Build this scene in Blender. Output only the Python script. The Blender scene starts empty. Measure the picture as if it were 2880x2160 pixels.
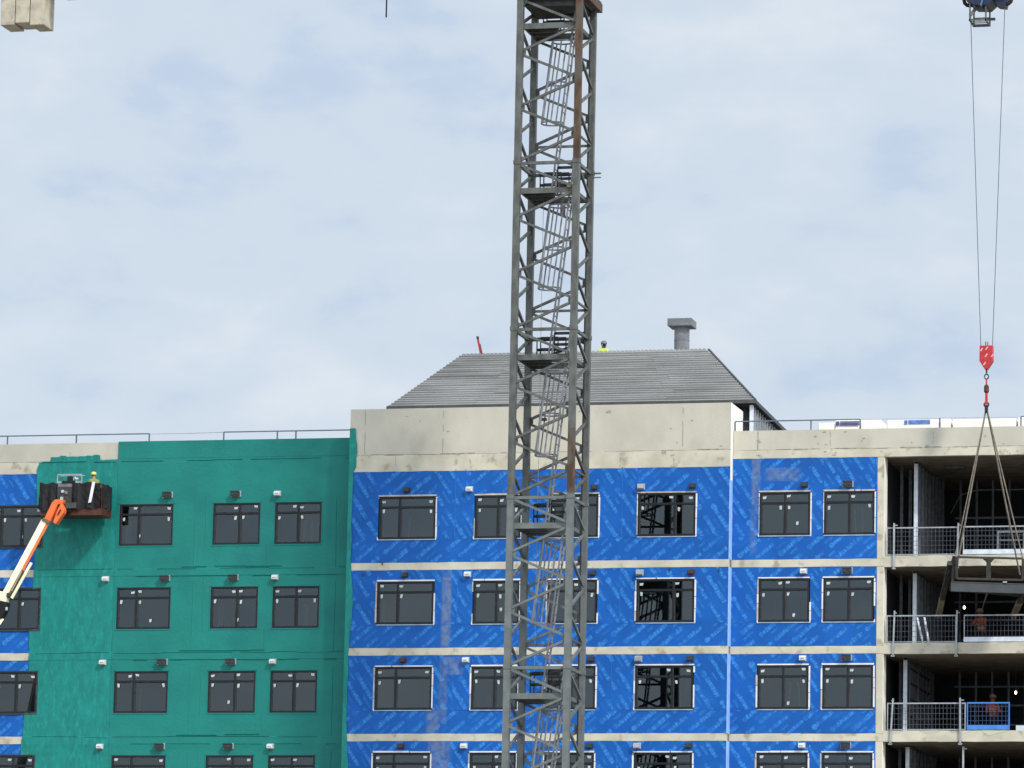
import bpy, bmesh, math, random
from mathutils import Vector, Matrix
R = math.radians
random.seed(7)
S = bpy.context.scene
COL = S.collection

# ------------------------------------------------------------------ camera
yaw, pitch, roll = -0.24720, 0.15955, 0.02035
fwd = Vector((math.sin(yaw)*math.cos(pitch), math.cos(yaw)*math.cos(pitch), math.sin(pitch)))
rt0 = Vector((math.cos(yaw), -math.sin(yaw), 0)); up0 = rt0.cross(fwd)
rt = rt0*math.cos(roll)+up0*math.sin(roll); up = up0*math.cos(roll)-rt0*math.sin(roll)
cd = bpy.data.cameras.new('camera'); cam = bpy.data.objects.new('camera', cd); COL.objects.link(cam)
cam.matrix_world = Matrix(((rt.x, up.x, -fwd.x, 40.0), (rt.y, up.y, -fwd.y, -161.06), (rt.z, up.z, -fwd.z, 1.668), (0, 0, 0, 1)))
cd.sensor_width = 36; cd.lens = 168.75; cd.clip_start = 1; cd.clip_end = 3000
S.camera = cam

# ------------------------------------------------------------------ light
SUN_AZ, SUN_EL = R(132), R(41)          # azimuth clockwise from +Y
SUN = Vector((math.sin(SUN_AZ)*math.cos(SUN_EL), math.cos(SUN_AZ)*math.cos(SUN_EL), math.sin(SUN_EL)))
ld = bpy.data.lights.new('sun', 'SUN'); ld.energy = 2.7; ld.angle = R(5.5); ld.color = (1, .95, .87)
sun = bpy.data.objects.new('sun', ld); COL.objects.link(sun)
sun.location = SUN*200; sun.rotation_euler = (-SUN).to_track_quat('-Z', 'Y').to_euler()
W = bpy.data.worlds.new('World'); S.world = W; W.use_nodes = True
nt = W.node_tree; nt.nodes.clear(); N = nt.nodes.new; L = nt.links.new
out = N('ShaderNodeOutputWorld'); bg = N('ShaderNodeBackground'); bg2 = N('ShaderNodeBackground'); mx = N('ShaderNodeMixShader')
sky = N('ShaderNodeTexSky'); sky.sky_type = 'NISHITA'; sky.sun_disc = False; sky.sun_elevation = SUN_EL; sky.sun_rotation = SUN_AZ
sky.air_density = 1.2; sky.dust_density = 2.0
L(sky.outputs[0], bg.inputs[0]); bg.inputs[1].default_value = 0.1
tc = N('ShaderNodeTexCoord'); mp = N('ShaderNodeMapping'); mp.inputs['Scale'].default_value = (1, 1, 2.0)
mp.inputs['Location'].default_value = (3.1, 1.7, .4)
L(tc.outputs['Generated'], mp.inputs[0])
n1 = N('ShaderNodeTexNoise'); n1.inputs['Scale'].default_value = 27; n1.inputs['Detail'].default_value = 6; n1.inputs['Roughness'].default_value = .52; n1.inputs['Distortion'].default_value = .12
L(mp.outputs[0], n1.inputs['Vector'])
cr = N('ShaderNodeValToRGB'); cr.color_ramp.elements[0].position = .35; cr.color_ramp.elements[1].position = .64
cr.color_ramp.elements[0].color = (.445, .53, .66, 1); cr.color_ramp.elements[1].color = (.605, .655, .712, 1)
e = cr.color_ramp.elements.new(.46); e.color = (.520, .590, .678, 1)
cr.color_ramp.interpolation = 'EASE'
n0 = N('ShaderNodeTexNoise'); n0.inputs['Scale'].default_value = 7; n0.inputs['Detail'].default_value = 3
L(mp.outputs[0], n0.inputs['Vector'])
av = N('ShaderNodeMix'); av.data_type = 'FLOAT'; av.inputs[0].default_value = .38; L(n1.outputs['Fac'], av.inputs[2]); L(n0.outputs['Fac'], av.inputs[3])
L(av.outputs[0], cr.inputs[0]); L(cr.outputs[0], bg2.inputs[0])
# thin cloud is brighter on the sun's side of the sky
dt = N('ShaderNodeVectorMath'); dt.operation = 'DOT_PRODUCT'; dt.inputs[1].default_value = SUN
L(tc.outputs['Generated'], dt.inputs[0])
mr = N('ShaderNodeMapRange'); mr.inputs['From Min'].default_value = -.45; mr.inputs['From Max'].default_value = 1; mr.inputs['To Min'].default_value = 1.0; mr.inputs['To Max'].default_value = 2.3
mr.interpolation_type = 'SMOOTHSTEP'
L(dt.outputs['Value'], mr.inputs[0]); L(mr.outputs[0], bg2.inputs[1])
mx.inputs[0].default_value = .93
L(bg.outputs[0], mx.inputs[1]); L(bg2.outputs[0], mx.inputs[2]); L(mx.outputs[0], out.inputs[0])
S.view_settings.view_transform = 'Standard'; S.view_settings.look = 'None'; S.view_settings.exposure = 0.32; S.view_settings.gamma = 1
S.view_settings.use_curve_mapping = False

# ------------------------------------------------------------------ materials
def mat(name, col, rough=.7, metal=0., var=.12, scale=3., col2=None, mask=(.5, .7), mscale=1.5, stretch=(1, 1, 1), bump=0., bscale=30., spec=.4):
    m = bpy.data.materials.new(name); m.use_nodes = True; t = m.node_tree; b = t.nodes['Principled BSDF']
    b.inputs['Roughness'].default_value = rough; b.inputs['Metallic'].default_value = metal; b.inputs['Specular IOR Level'].default_value = spec
    g = t.nodes.new('ShaderNodeNewGeometry'); mpn = t.nodes.new('ShaderNodeMapping'); mpn.inputs['Scale'].default_value = stretch
    t.links.new(g.outputs['Position'], mpn.inputs[0])
    def noise(sc, det=5):
        n = t.nodes.new('ShaderNodeTexNoise'); n.inputs['Scale'].default_value = sc; n.inputs['Detail'].default_value = det
        t.links.new(mpn.outputs[0], n.inputs['Vector']); return n.outputs['Fac']
    def mixc(f, a, bb, typ='MIX'):
        x = t.nodes.new('ShaderNodeMix'); x.data_type = 'RGBA'; x.blend_type = typ
        for sock, v in ((x.inputs[0], f), (x.inputs[6], a), (x.inputs[7], bb)):
            if hasattr(v, 'node'): t.links.new(v, sock)
            else: sock.default_value = v if isinstance(v, (int, float)) else (*v, 1)
        return x.outputs[2]
    def ramp(f, lo, hi):
        r = t.nodes.new('ShaderNodeMapRange'); r.inputs[1].default_value = lo; r.inputs[2].default_value = hi; r.interpolation_type = 'SMOOTHSTEP'
        t.links.new(f, r.inputs[0]); return r.outputs[0]
    c = mixc(ramp(noise(scale), .3, .7), tuple(x*(1-var) for x in col), tuple(min(1, x*(1+var)) for x in col))
    if col2: c = mixc(ramp(noise(mscale, 6), *mask), c, col2)
    m['_c'] = 0
    t.links.new(c, b.inputs['Base Color'])
    if bump:
        bn = t.nodes.new('ShaderNodeBump'); bn.inputs['Strength'].default_value = bump; bn.inputs['Distance'].default_value = .02
        t.links.new(noise(bscale, 4), bn.inputs['Height']); t.links.new(bn.outputs[0], b.inputs['Normal'])
    m['h'] = 1
    m_helpers[m.name] = (t, b, g, mpn, noise, mixc, ramp)
    return m
m_helpers = {}
M = {}
M['conc'] = mat('concrete_grey', (.45, .432, .362), .9, var=.07, scale=.9, col2=(.39, .365, .295), mask=(.55, .8), mscale=1.1, stretch=(1, 1, .6), bump=.25, bscale=25)
M['cream'] = mat('concrete_pale', (.475, .45, .362), .9, var=.12, scale=1.4, col2=(.31, .275, .205), mask=(.55, .70), mscale=2.2, bump=.3, bscale=25)
M['soffit'] = mat('shaded_soffit_concrete', (.15, .130, .105), .95, var=.25, scale=2., bump=.3)  # slab concrete darkened, indoor shade put into the colour
M['blue'] = mat('blue_membrane', (.005, .088, .36), .6, var=.12, scale=.9, bump=.6, bscale=2.6, spec=.2)
M['print'] = mat('pale_blue_ink', (.027, .172, .50), .6, var=.25, scale=9., spec=.2)
M['print2'] = mat('mid_blue_ink', (.013, .122, .42), .6, var=.2, scale=9., spec=.2)
M['joint'] = mat('light_blue_strip', (.28, .46, .80), .5, var=.1)
M['teal'] = mat('teal_coating_cured', (.0075, .174, .148), .6, var=.06, scale=.8, col2=(.006, .142, .130), mask=(.45, .75), mscale=.7, bump=.5, bscale=9, spec=.25)
M['teal2'] = mat('teal_coating_fresh', (.0062, .178, .154), .5, var=.12, scale=1.8, col2=(.010, .220, .195), mask=(.50, .68), mscale=3.2, stretch=(2.2, 2.2, .8), bump=.6, bscale=8, spec=.25)
M['white'] = mat('white_flashing', (.62, .63, .66), .6, var=.1)
M['beige'] = mat('beige_flashing', (.42, .38, .33), .7, var=.2)
M['tapegrey'] = mat('grey_blue_flashing', (.28, .36, .45), .6, var=.2)
M['sunlit_return'] = mat('pale_sunlit_face', (.80, .78, .70), .8, var=.04)  # right-facing returns, part of the sun's brightness put into the colour
M['frame'] = mat('window_frame_charcoal', (.011, .013, .015), .5, var=.15, spec=.25)
M['sash'] = mat('window_sash_grey', (.034, .038, .040), .5, var=.3, scale=8, spec=.25)
M['tag'] = mat('pale_sticker', (.40, .46, .47), .7, var=.15)
M['ventdark'] = mat('dark_vent', (.030, .032, .034), .6, var=.4, scale=20)
M['ventred'] = mat('maroon_vent', (.075, .022, .022), .6, var=.3, scale=15)
M['ventwhite'] = mat('white_vent', (.66, .68, .70), .6, var=.08)
M['ventgrey'] = mat('grey_vent', (.30, .32, .34), .6, var=.2)
M['crane'] = mat('weathered_crane_steel', (.090, .096, .089), .6, .2, var=.3, scale=4., col2=(.095, .066, .045), mask=(.64, .76), mscale=2.2, stretch=(1, 1, .5))
M['crane2'] = mat('grey_green_crane_steel', (.128, .144, .140), .55, .2, var=.15, scale=3., col2=(.10, .09, .06), mask=(.66, .78), mscale=2.)
M['rust'] = mat('rusty_crane_steel', (.072, .042, .026), .8, .1, var=.35, scale=5., col2=(.085, .075, .062), mask=(.46, .62), mscale=2.2, stretch=(1, 1, .5))
M['ladder'] = mat('galvanised_ladder', (.20, .21, .225), .5, .3, var=.15)
M['deckp'] = mat('dark_platform_plate', (.045, .048, .046), .7, .2, var=.3, scale=5)
M['galv'] = mat('galvanised_steel', (.30, .33, .36), .5, .2, var=.15, scale=5)
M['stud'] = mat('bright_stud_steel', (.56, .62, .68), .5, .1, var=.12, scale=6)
M['inst'] = mat('shaded_inner_stud_steel', (.10, .11, .125), .6, .1, var=.25, scale=6)  # same stud steel, shade of the open bays painted in
M['dim'] = mat('shaded_rear_stud_steel', (.075, .08, .09), .6, .1, var=.3, scale=6)  # darkest stud steel, deeper indoor shade painted into the colour
M['deck'] = mat('metal_deck', (.30, .305, .30), .5, .15, var=.14, scale=1.6, stretch=(.3, 1, 1))
M['deck2'] = mat('metal_deck_dull', (.255, .255, .245), .55, .12, var=.2, scale=1.2, stretch=(.4, 1, 1))
M['deckd'] = mat('shaded_deck_valley', (.075, .075, .075), .6, .3, var=.15)  # deck metal darkened, shade between the ribs put into the colour
M['chim'] = mat('dark_render', (.20, .205, .22), .85, var=.15, scale=3, bump=.3)
M['dark'] = mat('shaded_lining', (.018, .019, .023), .9, var=.3)  # indoor and under-eave shade put into the colour; also plain dark fittings
M['room'] = mat('shaded_room_block', (.022, .024, .028), .95, var=.25, scale=1.2)  # walls kept near black, room darkness painted into the colour
M['rail'] = mat('slate_blue_rail', (.10, .13, .17), .5, .2, var=.15)
M['insul'] = mat('white_wrap', (.80, .78, .70), .6, var=.05)
M['insulb'] = mat('blue_print_wrap', (.09, .19, .50), .6, var=.3, scale=12)
M['insuln'] = mat('navy_print_wrap', (.06, .07, .20), .6, var=.4, scale=12)
M['black'] = mat('black_tarp', (.005, .005, .007), .75, var=.4, scale=4, bump=.8, bscale=3)
M['orange'] = mat('orange_paint', (.75, .145, .035), .45, var=.1)
M['odark'] = mat('grimy_orange_paint', (.060, .017, .009), .6, var=.35, scale=6)
M['boom'] = mat('cream_boom_paint', (.82, .76, .52), .45, var=.05, scale=2)
M['hose'] = mat('hose_rubber', (.10, .085, .04), .7, var=.4, scale=10)
M['mach'] = mat('machine_grey', (.16, .165, .16), .6, var=.25, scale=8)
M['red'] = mat('red_hook_paint', (.40, .022, .028), .45, var=.15, scale=6)
M['redwhite'] = mat('pale_pink_stripe', (.62, .36, .32), .5, var=.05)
M['rope'] = mat('wire_rope', (.12, .135, .15), .6, .3, var=.1)
M['sling'] = mat('tan_sling', (.17, .155, .12), .9, var=.25, scale=8)
M['plat'] = mat('brown_black_steel', (.026, .024, .022), .6, .2, var=.35, scale=5)
M['platg'] = mat('slate_deck_channel', (.040, .047, .052), .6, .2, var=.15)
M['timber'] = mat('timber_bearer', (.14, .12, .08), .85, var=.2, scale=5)
M['cw'] = mat('counterweight_concrete', (.40, .36, .28), .9, var=.14, scale=2.5, col2=(.30, .27, .23), mask=(.55, .7), mscale=3, bump=.3)
M['tblue'] = mat('crane_blue', (.010, .022, .060), .5, .1, var=.3, scale=5)
M['tblue2'] = mat('pale_crane_blue', (.07, .15, .28), .5, .1, var=.1)
M['bluerail'] = mat('blue_barrier', (.05, .19, .55), .5, .1, var=.12)
M['bluemesh'] = mat('blue_mesh_wire', (.03, .07, .17), .5, .1)
M['mesh'] = mat('mesh_wire', (.075, .085, .10), .5, .3, var=.15)
M['skin'] = mat('skin', (.30, .16, .10), .6, var=.08)
M['dskin'] = mat('dark_skin', (.075, .04, .025), .6, var=.1)
M['hiviz'] = mat('yellow_vest', (.40, .52, .05), .8, var=.1)
M['olive'] = mat('dull_yellow_vest', (.17, .20, .06), .8, var=.2, scale=9)
M['ovest'] = mat('orange_vest', (.78, .13, .05), .8, var=.15)
M['trous'] = mat('dark_trousers', (.03, .032, .04), .9, var=.2)
M['yhat'] = mat('yellow_helmet', (.62, .52, .12), .4, var=.04)
M['ghat'] = mat('grey_helmet', (.13, .14, .17), .5, var=.06)
M['what'] = mat('pale_helmet', (.45, .30, .25), .5, var=.06)
M['eye'] = mat('eye', (.02, .015, .012), .3, var=.02)
M['ground'] = mat('site_gravel', (.24, .21, .17), .95, var=.2, scale=.3, col2=(.17, .15, .13), mscale=.06, bump=.4, bscale=3)
M['rubber'] = mat('tyre_rubber', (.02, .02, .02), .9, var=.2)
# stained streaks on the membrane (overspray and dust, each with a place of its own)
def stain(m, spots, col):
    t, b, g, mpn, noise, mixc, ramp = m_helpers[m.name]
    sp = t.nodes.new('ShaderNodeSeparateXYZ'); t.links.new(g.outputs['Position'], sp.inputs[0])
    def mth(op, a, bb=None, cc=None):
        n = t.nodes.new('ShaderNodeMath'); n.operation = op; n.use_clamp = op in ('MULTIPLY', 'ADD') and False
        for i, v in enumerate((a, bb, cc)):
            if v is None: continue
            if hasattr(v, 'node'): t.links.new(v, n.inputs[i])
            else: n.inputs[i].default_value = v
        return n.outputs[0]
    tot = None
    nz = ramp(noise(5., 6), .36, .62)
    for x, hx, z, hz, amt in spots:
        dx = mth('SUBTRACT', 1., mth('ABSOLUTE', mth('DIVIDE', mth('SUBTRACT', sp.outputs[0], x), hx)))
        dz = mth('SUBTRACT', 1., mth('ABSOLUTE', mth('DIVIDE', mth('SUBTRACT', sp.outputs[2], z), hz)))
        v = mth('MULTIPLY', mth('MULTIPLY', ramp(dx, 0, .55), ramp(dz, 0, .25)), amt)
        tot = v if tot is None else mth('MAXIMUM', tot, v)
    tot = mth('MULTIPLY', tot, mth('ADD', mth('MULTIPLY', nz, .7), .3))
    old = b.inputs['Base Color'].links[0].from_socket
    t.links.new(mixc(tot, old, col), b.inputs['Base Color'])
STAINS = [(-2.85, .22, 20.4, 1.5, .8), (-2.9, .20, 17.6, 1.3, .4), (-3.0, .5, 15.2, .8, .7), (-3.25, .3, 16.6, .5, .7), (-2.6, .5, 18.5, .35, .6),
          (8.02, .2, 24.9, 1.0, .65), (8.95, .75, 25.12, .26, .6), (7.95, .16, 23.2, .9, .35)]
for k in ('blue', 'print', 'print2'): stain(M[k], STAINS, (.15, .185, .26))
# form-joint grime on the concrete: horizontal drips
def glass():
    m = bpy.data.materials.new('window_glass'); m.use_nodes = True; t = m.node_tree; t.nodes.clear()
    o = t.nodes.new('ShaderNodeOutputMaterial'); mix = t.nodes.new('ShaderNodeMixShader'); fr = t.nodes.new('ShaderNodeFresnel'); fr.inputs[0].default_value = 1.62
    gl = t.nodes.new('ShaderNodeBsdfGlossy'); gl.inputs['Roughness'].default_value = .015; gl.inputs['Color'].default_value = (.88, .97, 1, 1)
    tr = t.nodes.new('ShaderNodeBsdfTransparent'); tr.inputs[0].default_value = (.42, .46, .46, 1)
    t.links.new(fr.outputs[0], mix.inputs[0]); t.links.new(tr.outputs[0], mix.inputs[1]); t.links.new(gl.outputs[0], mix.inputs[2]); t.links.new(mix.outputs[0], o.inputs[0])
    return m
M['glass'] = glass()
def lamp_mat():
    m = bpy.data.materials.new('lit_bulb'); m.use_nodes = True; b = m.node_tree.nodes['Principled BSDF']
    b.inputs['Base Color'].default_value = (.9, .85, .7, 1); b.inputs['Emission Color'].default_value = (1, .9, .68, 1); b.inputs['Emission Strength'].default_value = 5
    return m
M['bulb'] = lamp_mat()

# ------------------------------------------------------------------ mesh helpers
class MB:
    def __init__(s): s.v = []; s.f = []; s.mi = []
    def add(s, vs, fs, mi=0):
        o = len(s.v); s.v += [tuple(v) for v in vs]; s.f += [tuple(i+o for i in f) for f in fs]; s.mi += [mi]*len(fs); return s
    def box(s, x0, x1, y0, y1, z0, z1, mi=0):
        return s.add([(x, y, z) for z in (z0, z1) for y in (y0, y1) for x in (x0, x1)],
                     [(0, 2, 3, 1), (4, 5, 7, 6), (0, 1, 5, 4), (2, 6, 7, 3), (0, 4, 6, 2), (1, 3, 7, 5)], mi)
    def frustum(s, b, t, mi=0):      # b,t : 4 points each
        return s.add(list(b)+list(t), [(3, 2, 1, 0), (4, 5, 6, 7)]+[(i, (i+1) % 4, 4+(i+1) % 4, 4+i) for i in range(4)], mi)
    def bar(s, p, q, w, h=None, mi=0, upv=(0, 0, 1)):
        p = Vector(p); q = Vector(q); d = (q-p).normalized(); h = h or w
        a = d.cross(Vector(upv))
        if a.length < 1e-3: a = d.cross(Vector((0, 1, 0)))
        a.normalize(); b = a.cross(d)
        k = [(-1, -1), (1, -1), (1, 1), (-1, 1)]
        return s.frustum([p+a*w/2*i+b*h/2*j for i, j in k], [q+a*w/2*i+b*h/2*j for i, j in k], mi)
    def tube(s, p, q, r, n=8, r2=None, mi=0):
        p = Vector(p); q = Vector(q); d = (q-p).normalized(); r2 = r if r2 is None else r2
        a = d.orthogonal().normalized(); b = d.cross(a)
        v = [p+(a*math.cos(2*math.pi*i/n)+b*math.sin(2*math.pi*i/n))*r for i in range(n)]+[q+(a*math.cos(2*math.pi*i/n)+b*math.sin(2*math.pi*i/n))*r2 for i in range(n)]
        return s.add(v, [tuple(range(n))[::-1], tuple(range(n, 2*n))]+[(i, (i+1) % n, n+(i+1) % n, n+i) for i in range(n)], mi)
    def prism(s, pts, ext, mi=0):    # polygon pts extruded by vector ext
        n = len(pts); e = Vector(ext); v = [Vector(p) for p in pts]; v += [p+e for p in v[:n]]
        return s.add(v, [tuple(range(n))[::-1], tuple(range(n, 2*n))]+[(i, (i+1) % n, n+(i+1) % n, n+i) for i in range(n)], mi)
    def ring(s, c, r, t, ax='z', n=12, sx=1., mi=0, r_tube=5):
        c = Vector(c); vs = []; fs = []
        for i in range(n):
            a = 2*math.pi*i/n; ca, sa = math.cos(a), math.sin(a)
            for j in range(r_tube):
                b = 2*math.pi*j/r_tube; rr = r+t*math.cos(b); z = t*math.sin(b)
                p = {'z': (rr*ca*sx, rr*sa, z), 'y': (rr*ca*sx, z, rr*sa), 'x': (z, rr*ca*sx, rr*sa)}[ax]
                vs.append(c+Vector(p))
        for i in range(n):
            for j in range(r_tube):
                fs.append((i*r_tube+j, ((i+1) % n)*r_tube+j, ((i+1) % n)*r_tube+(j+1) % r_tube, i*r_tube+(j+1) % r_tube))
        return s.add(vs, fs, mi)
    def mesh(s, name, mats):
        me = bpy.data.meshes.new(name); me.from_pydata([tuple(v) for v in s.v], [], s.f); me.validate()
        for m in (mats if isinstance(mats, (list, tuple)) else [mats]): me.materials.append(m)
        if len(me.polygons) == len(s.mi): me.polygons.foreach_set('material_index', s.mi)
        bm = bmesh.new(); bm.from_mesh(me); bmesh.ops.recalc_face_normals(bm, faces=bm.faces); bm.to_mesh(me); bm.free()
        me.update(); return me
    def build(s, name, mats, parent=None, loc=(0, 0, 0), bevel=0., stuff=False, smooth=False):
        o = put(name, s.mesh(name, mats), parent, loc)
        if bevel:
            md = o.modifiers.new('bevel', 'BEVEL'); md.width = bevel; md.segments = 2; md.limit_method = 'ANGLE'
        if stuff: o['kind'] = 'stuff'
        if smooth: o.data.polygons.foreach_set('use_smooth', [True]*len(o.data.polygons))
        return o
def put(name, me, parent=None, loc=(0, 0, 0), rot=(0, 0, 0)):
    o = bpy.data.objects.new(name, me); COL.objects.link(o); o.location = loc; o.rotation_euler = rot
    if parent: o.parent = parent
    return o
def empty(name, loc=(0, 0, 0), parent=None):
    o = put(name, None, parent, loc); o.empty_display_size = .3; return o
def tag(o, label, cat, group=None):
    o['label'] = label; o['category'] = cat
    if group: o['group'] = group
    return o
def override(o, m):
    for s in o.material_slots: s.link = 'OBJECT'; s.material = m
def box(name, m, parent, x0, x1, y0, y1, z0, z1, bevel=0.): return MB().box(x0, x1, y0, y1, z0, z1).build(name, m, parent, bevel=bevel)

# ------------------------------------------------------------------ ground
g = MB(); g.add([(-1500, -1500, 0), (1500, -1500, 0), (1500, 1500, 0), (-1500, 1500, 0)], [(0, 1, 2, 3)])
go = g.build('ground', M['ground']); go['kind'] = 'structure'

# ------------------------------------------------------------------ building
B = tag(empty('apartment_building'), 'unfinished concrete apartment building wrapped in blue membrane and teal coating', 'building')
FL = [22.0, 19.0, 16.0, 13.0, 10.0, 7.0, 4.0]           # slab centre levels
YC, YR, YT = 0., .4, 1.0                                  # faces of the centre, right and teal bays
XL, XA, XB, XC, XE = -27., -6.5, 7.19, 12.27, 21.5       # left end, centre-left corner, joint, column, right end
def irregular(x0, x1, y, z0, z1, jb=.02, jt=0.0, step=.35, depth=.2):
    """a wall slab whose lower/upper edge wanders slightly"""
    n = max(2, int((x1-x0)/step)); m = MB()
    xs = [x0+(x1-x0)*i/n for i in range(n+1)]
    zb = [z0+random.uniform(-jb, jb) for _ in xs]; zt = [z1+random.uniform(-jt, jt) for _ in xs]
    vs = []
    for x, b, t in zip(xs, zb, zt): vs += [(x, y, b), (x, y, t), (x, y+depth, b), (x, y+depth, t)]
    fs = []
    for i in range(n):
        a = 4*i; c = a+4
        fs += [(a, c, c+1, a+1), (a+2, a+3, c+3, c+2), (a+1, c+1, c+3, a+3), (a, a+2, c+2, c)]
    fs += [(0, 1, 3, 2), (4*n, 4*n+2, 4*n+3, 4*n+1)]
    return m.add(vs, fs)
# floor slabs (full depth) with edges
for z in FL:
    for x0, x1, y, a, b in ((XL, XA, YT, -.13, .13), (XA, XB, YC, -.13, .13), (XB, XC+.24, YR, -.11, .15), (XC+.24, XE, YR+.02, -.13, .25)):
        cuts_ = [x0]; rr_ = random.Random(int(z*7+x0*3))
        while cuts_[-1] < x1-3.2: cuts_.append(cuts_[-1]+rr_.uniform(1.8, 3.2))
        cuts_.append(x1)
        for c, d in zip(cuts_[:-1], cuts_[1:]): irregular(c+.001, d-.001, y+rr_.uniform(-.003, .003), z+a, z+b, .007, .007, .4, .14).build('slab_edge', M['cream'], B)
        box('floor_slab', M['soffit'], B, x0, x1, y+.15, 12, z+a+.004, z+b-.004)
    # cement smears on the open-bay edge
    m = MB(); rr_ = random.Random(int(z))
    x = XC+.3
    while x < XE-1:
        w = rr_.uniform(.4, 1.2); m.prism([(x, YR+.014, z+.245), (x+w, YR+.014, z+.245), (x+w*.8, YR+.014, z+.245-rr_.uniform(.03, .12)), (x+w*.3, YR+.014, z+.245-rr_.uniform(.08, .2))], (0, .01, 0)); x += w+rr_.uniform(.2, .9)
    m.build('cement_smear', M['conc'], B, stuff=True)
# roof slabs
box('roof_slab', M['cream'], B, XL, XA, YT+.2, 14, 25.75, 26.05)
box('roof_slab', M['cream'], B, XA+.2, XB-.2, YC+.25, 18, 25.75, 26.1)
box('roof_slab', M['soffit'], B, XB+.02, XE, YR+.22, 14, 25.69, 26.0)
# parapets and roof beams
def panels(cuts, y, z0, z1, mt, jt=.0, name='parapet', depth=.22):
    for a, b in zip(cuts[:-1], cuts[1:]):
        irregular(a, b, y, z0, z1, .008, jt, .5, depth).build(name, mt, B)
panels([-6.5, -6.06, -3.1, .2, 2.9, 5.5, 6.65, 7.19], YC+.02, 25.96, 27.6, M['conc'], name='parapet')
panels([-6.5, -4.8, -2.1, .9, 3.3, 5.2, 7.19], YC, 25.36, 25.95, M['cream'], name='roof_beam')
panels([XB+.02, 8.15, 10.6, 13.1, 15.6, 18.4, XE], YR+.02, 25.98, 26.66, M['conc'], name='parapet')
panels([XB+.02, 8.15, 9.9, 12.1, 14.9, 17.6, XE], YR, 25.68, 25.97, M['cream'], name='roof_beam')
panels([XL, -23.6, -20.2, -17.25, -15.42], YT+.02, 26.05, 26.72, M['conc'], name='parapet')
panels([XL, -24., -20.9, -18.9, -15.42], YT, 25.62, 26.04, M['cream'], name='roof_beam')
panels([-15.42, -11., -6.5], YT+.03, 25.62, 26.72, M['conc'], name='parapet')
# dark weathered construction joint along the parapets
def joint_line(x0, x1, y, z, n, seed):
    rnd = random.Random(seed); m = MB()
    x = x0
    while x < x1-.1:
        l = min(rnd.uniform(.15, .8), x1-x); h = rnd.choice((.012, .018, .03, .05)); zz = z+rnd.uniform(-.012, .012)
        m.box(x, x+l, y-rnd.uniform(.006, .011), y+.015, zz-h/2, zz+h/2); x += l+rnd.choice((.0, .02, .1, .45))
    m.build('joint_grime', M['grime'], B, stuff=True)
M['grime'] = mat('joint_grime', (.27, .24, .19), .95, var=.3, scale=6)
joint_line(-6.4, 7.1, YC+.008, 25.955, 1, 1); joint_line(7.3, XE, YR+.008, 25.975, 1, 2); joint_line(-24, -15.5, YT+.008, 26.045, 1, 4)
m = MB()
for x, y, a, b, w in ((8.08, YR+.014, 25.72, 26.64, .022), (10.62, YR+.014, 26.0, 26.6, .008), (14.2, YR+.014, 26.05, 26.5, .010), (-3.1, YC+.014, 26.0, 27.5, .007), (5.5, YC+.014, 26.1, 27.45, .007), (-5.95, YC+.014, 26.0, 27.58, .010), (-2.1, YC-.006, 25.4, 25.93, .014), (-4.8, YC-.006, 25.4, 25.9, .008), (3.3, YC-.006, 25.4, 25.9, .010), (5.2, YC-.006, 25.45, 25.9, .008), (-17.25, YT+.012, 26.1, 26.7, .008)):
    n = 6; pts = [x+random.uniform(-.012, .012) for _ in range(n+1)]
    for k in range(n):
        if random.random() < .6: m.prism([(pts[k]-w/2, y-.009, a+(b-a)*k/n), (pts[k]+w/2, y-.009, a+(b-a)*k/n), (pts[k+1]+w/2, y-.009, a+(b-a)*(k+1)/n), (pts[k+1]-w/2, y-.009, a+(b-a)*(k+1)/n)], (0, .008, 0))
m.build('joint_grime', M['grime'], B, stuff=True)
M['patch'] = mat('repair_mortar', (.33, .29, .235), .95, var=.3, scale=9)
m = MB(); pr_ = random.Random(31)
for k in range(46):
    x = pr_.uniform(-6.2, 7.0) if k < 24 else pr_.uniform(7.6, 18); y = (YC if x < 7.1 else YR)+(.016); z = pr_.uniform(26.05, 27.5 if x < 7.1 else 26.6)
    if k % 3 == 0: z = pr_.uniform(25.72, 25.9); y -= .02
    w, h = pr_.uniform(.015, .07), pr_.uniform(.012, .035)
    if k in (3, 9, 14): w, h = .11, .05
    m.prism([(x+w*math.cos(a)*pr_.uniform(.7, 1.2), y-.007, z+h*math.sin(a)*pr_.uniform(.7, 1.2)) for a in (0, 1, 2, 3.1, 4.1, 5.2)], (0, .006, 0))
m.build('repair_patch', M['patch'], B, stuff=True)
# pale returns of the centre bay on its right side
box('parapet_return', M['sunlit_return'], B, 7.0, 7.196, .245, 2.1, 25.96, 27.6)
MB().box(7.191, 7.20, .02, YR, 24.9, 27.6).build('parapet_return', M['sunlit_return'], B)
for z0, z1 in ((22.13, 24.9), (19.13, 21.87), (16.13, 18.87), (13.13, 15.87)):
    MB().box(7.1905, 7.205, .012, YR, z0, z1).box(7.175, 7.1905, -.004, .002, z0, z1).build('corner_strip', M['joint'], B)  # light blue strip down the corner, paler than the membrane
    MB().box(7.10, 7.1895, .2, YR+.2, z0-.26, z0).build('slab_return', M['sunlit_return'], B)
# column between membrane and open bays
for i, z in enumerate([25.69]+FL[:-1]):
    zb = FL[i]+.151
    zt = 25.675 if i == 0 else z-.112
    MB().box(XC, XC+.24, YR+.01, YR+.6, zb, zt).build('column', M['cream'], B, bevel=.012)
    MB().box(XC+.2405, XC+.25, YR+.03, YR+.59, zb, zt).build('column_sunlit_face', M['sunlit_return'], B)  # column's right side, sunlight painted on as a paler skin
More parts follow.
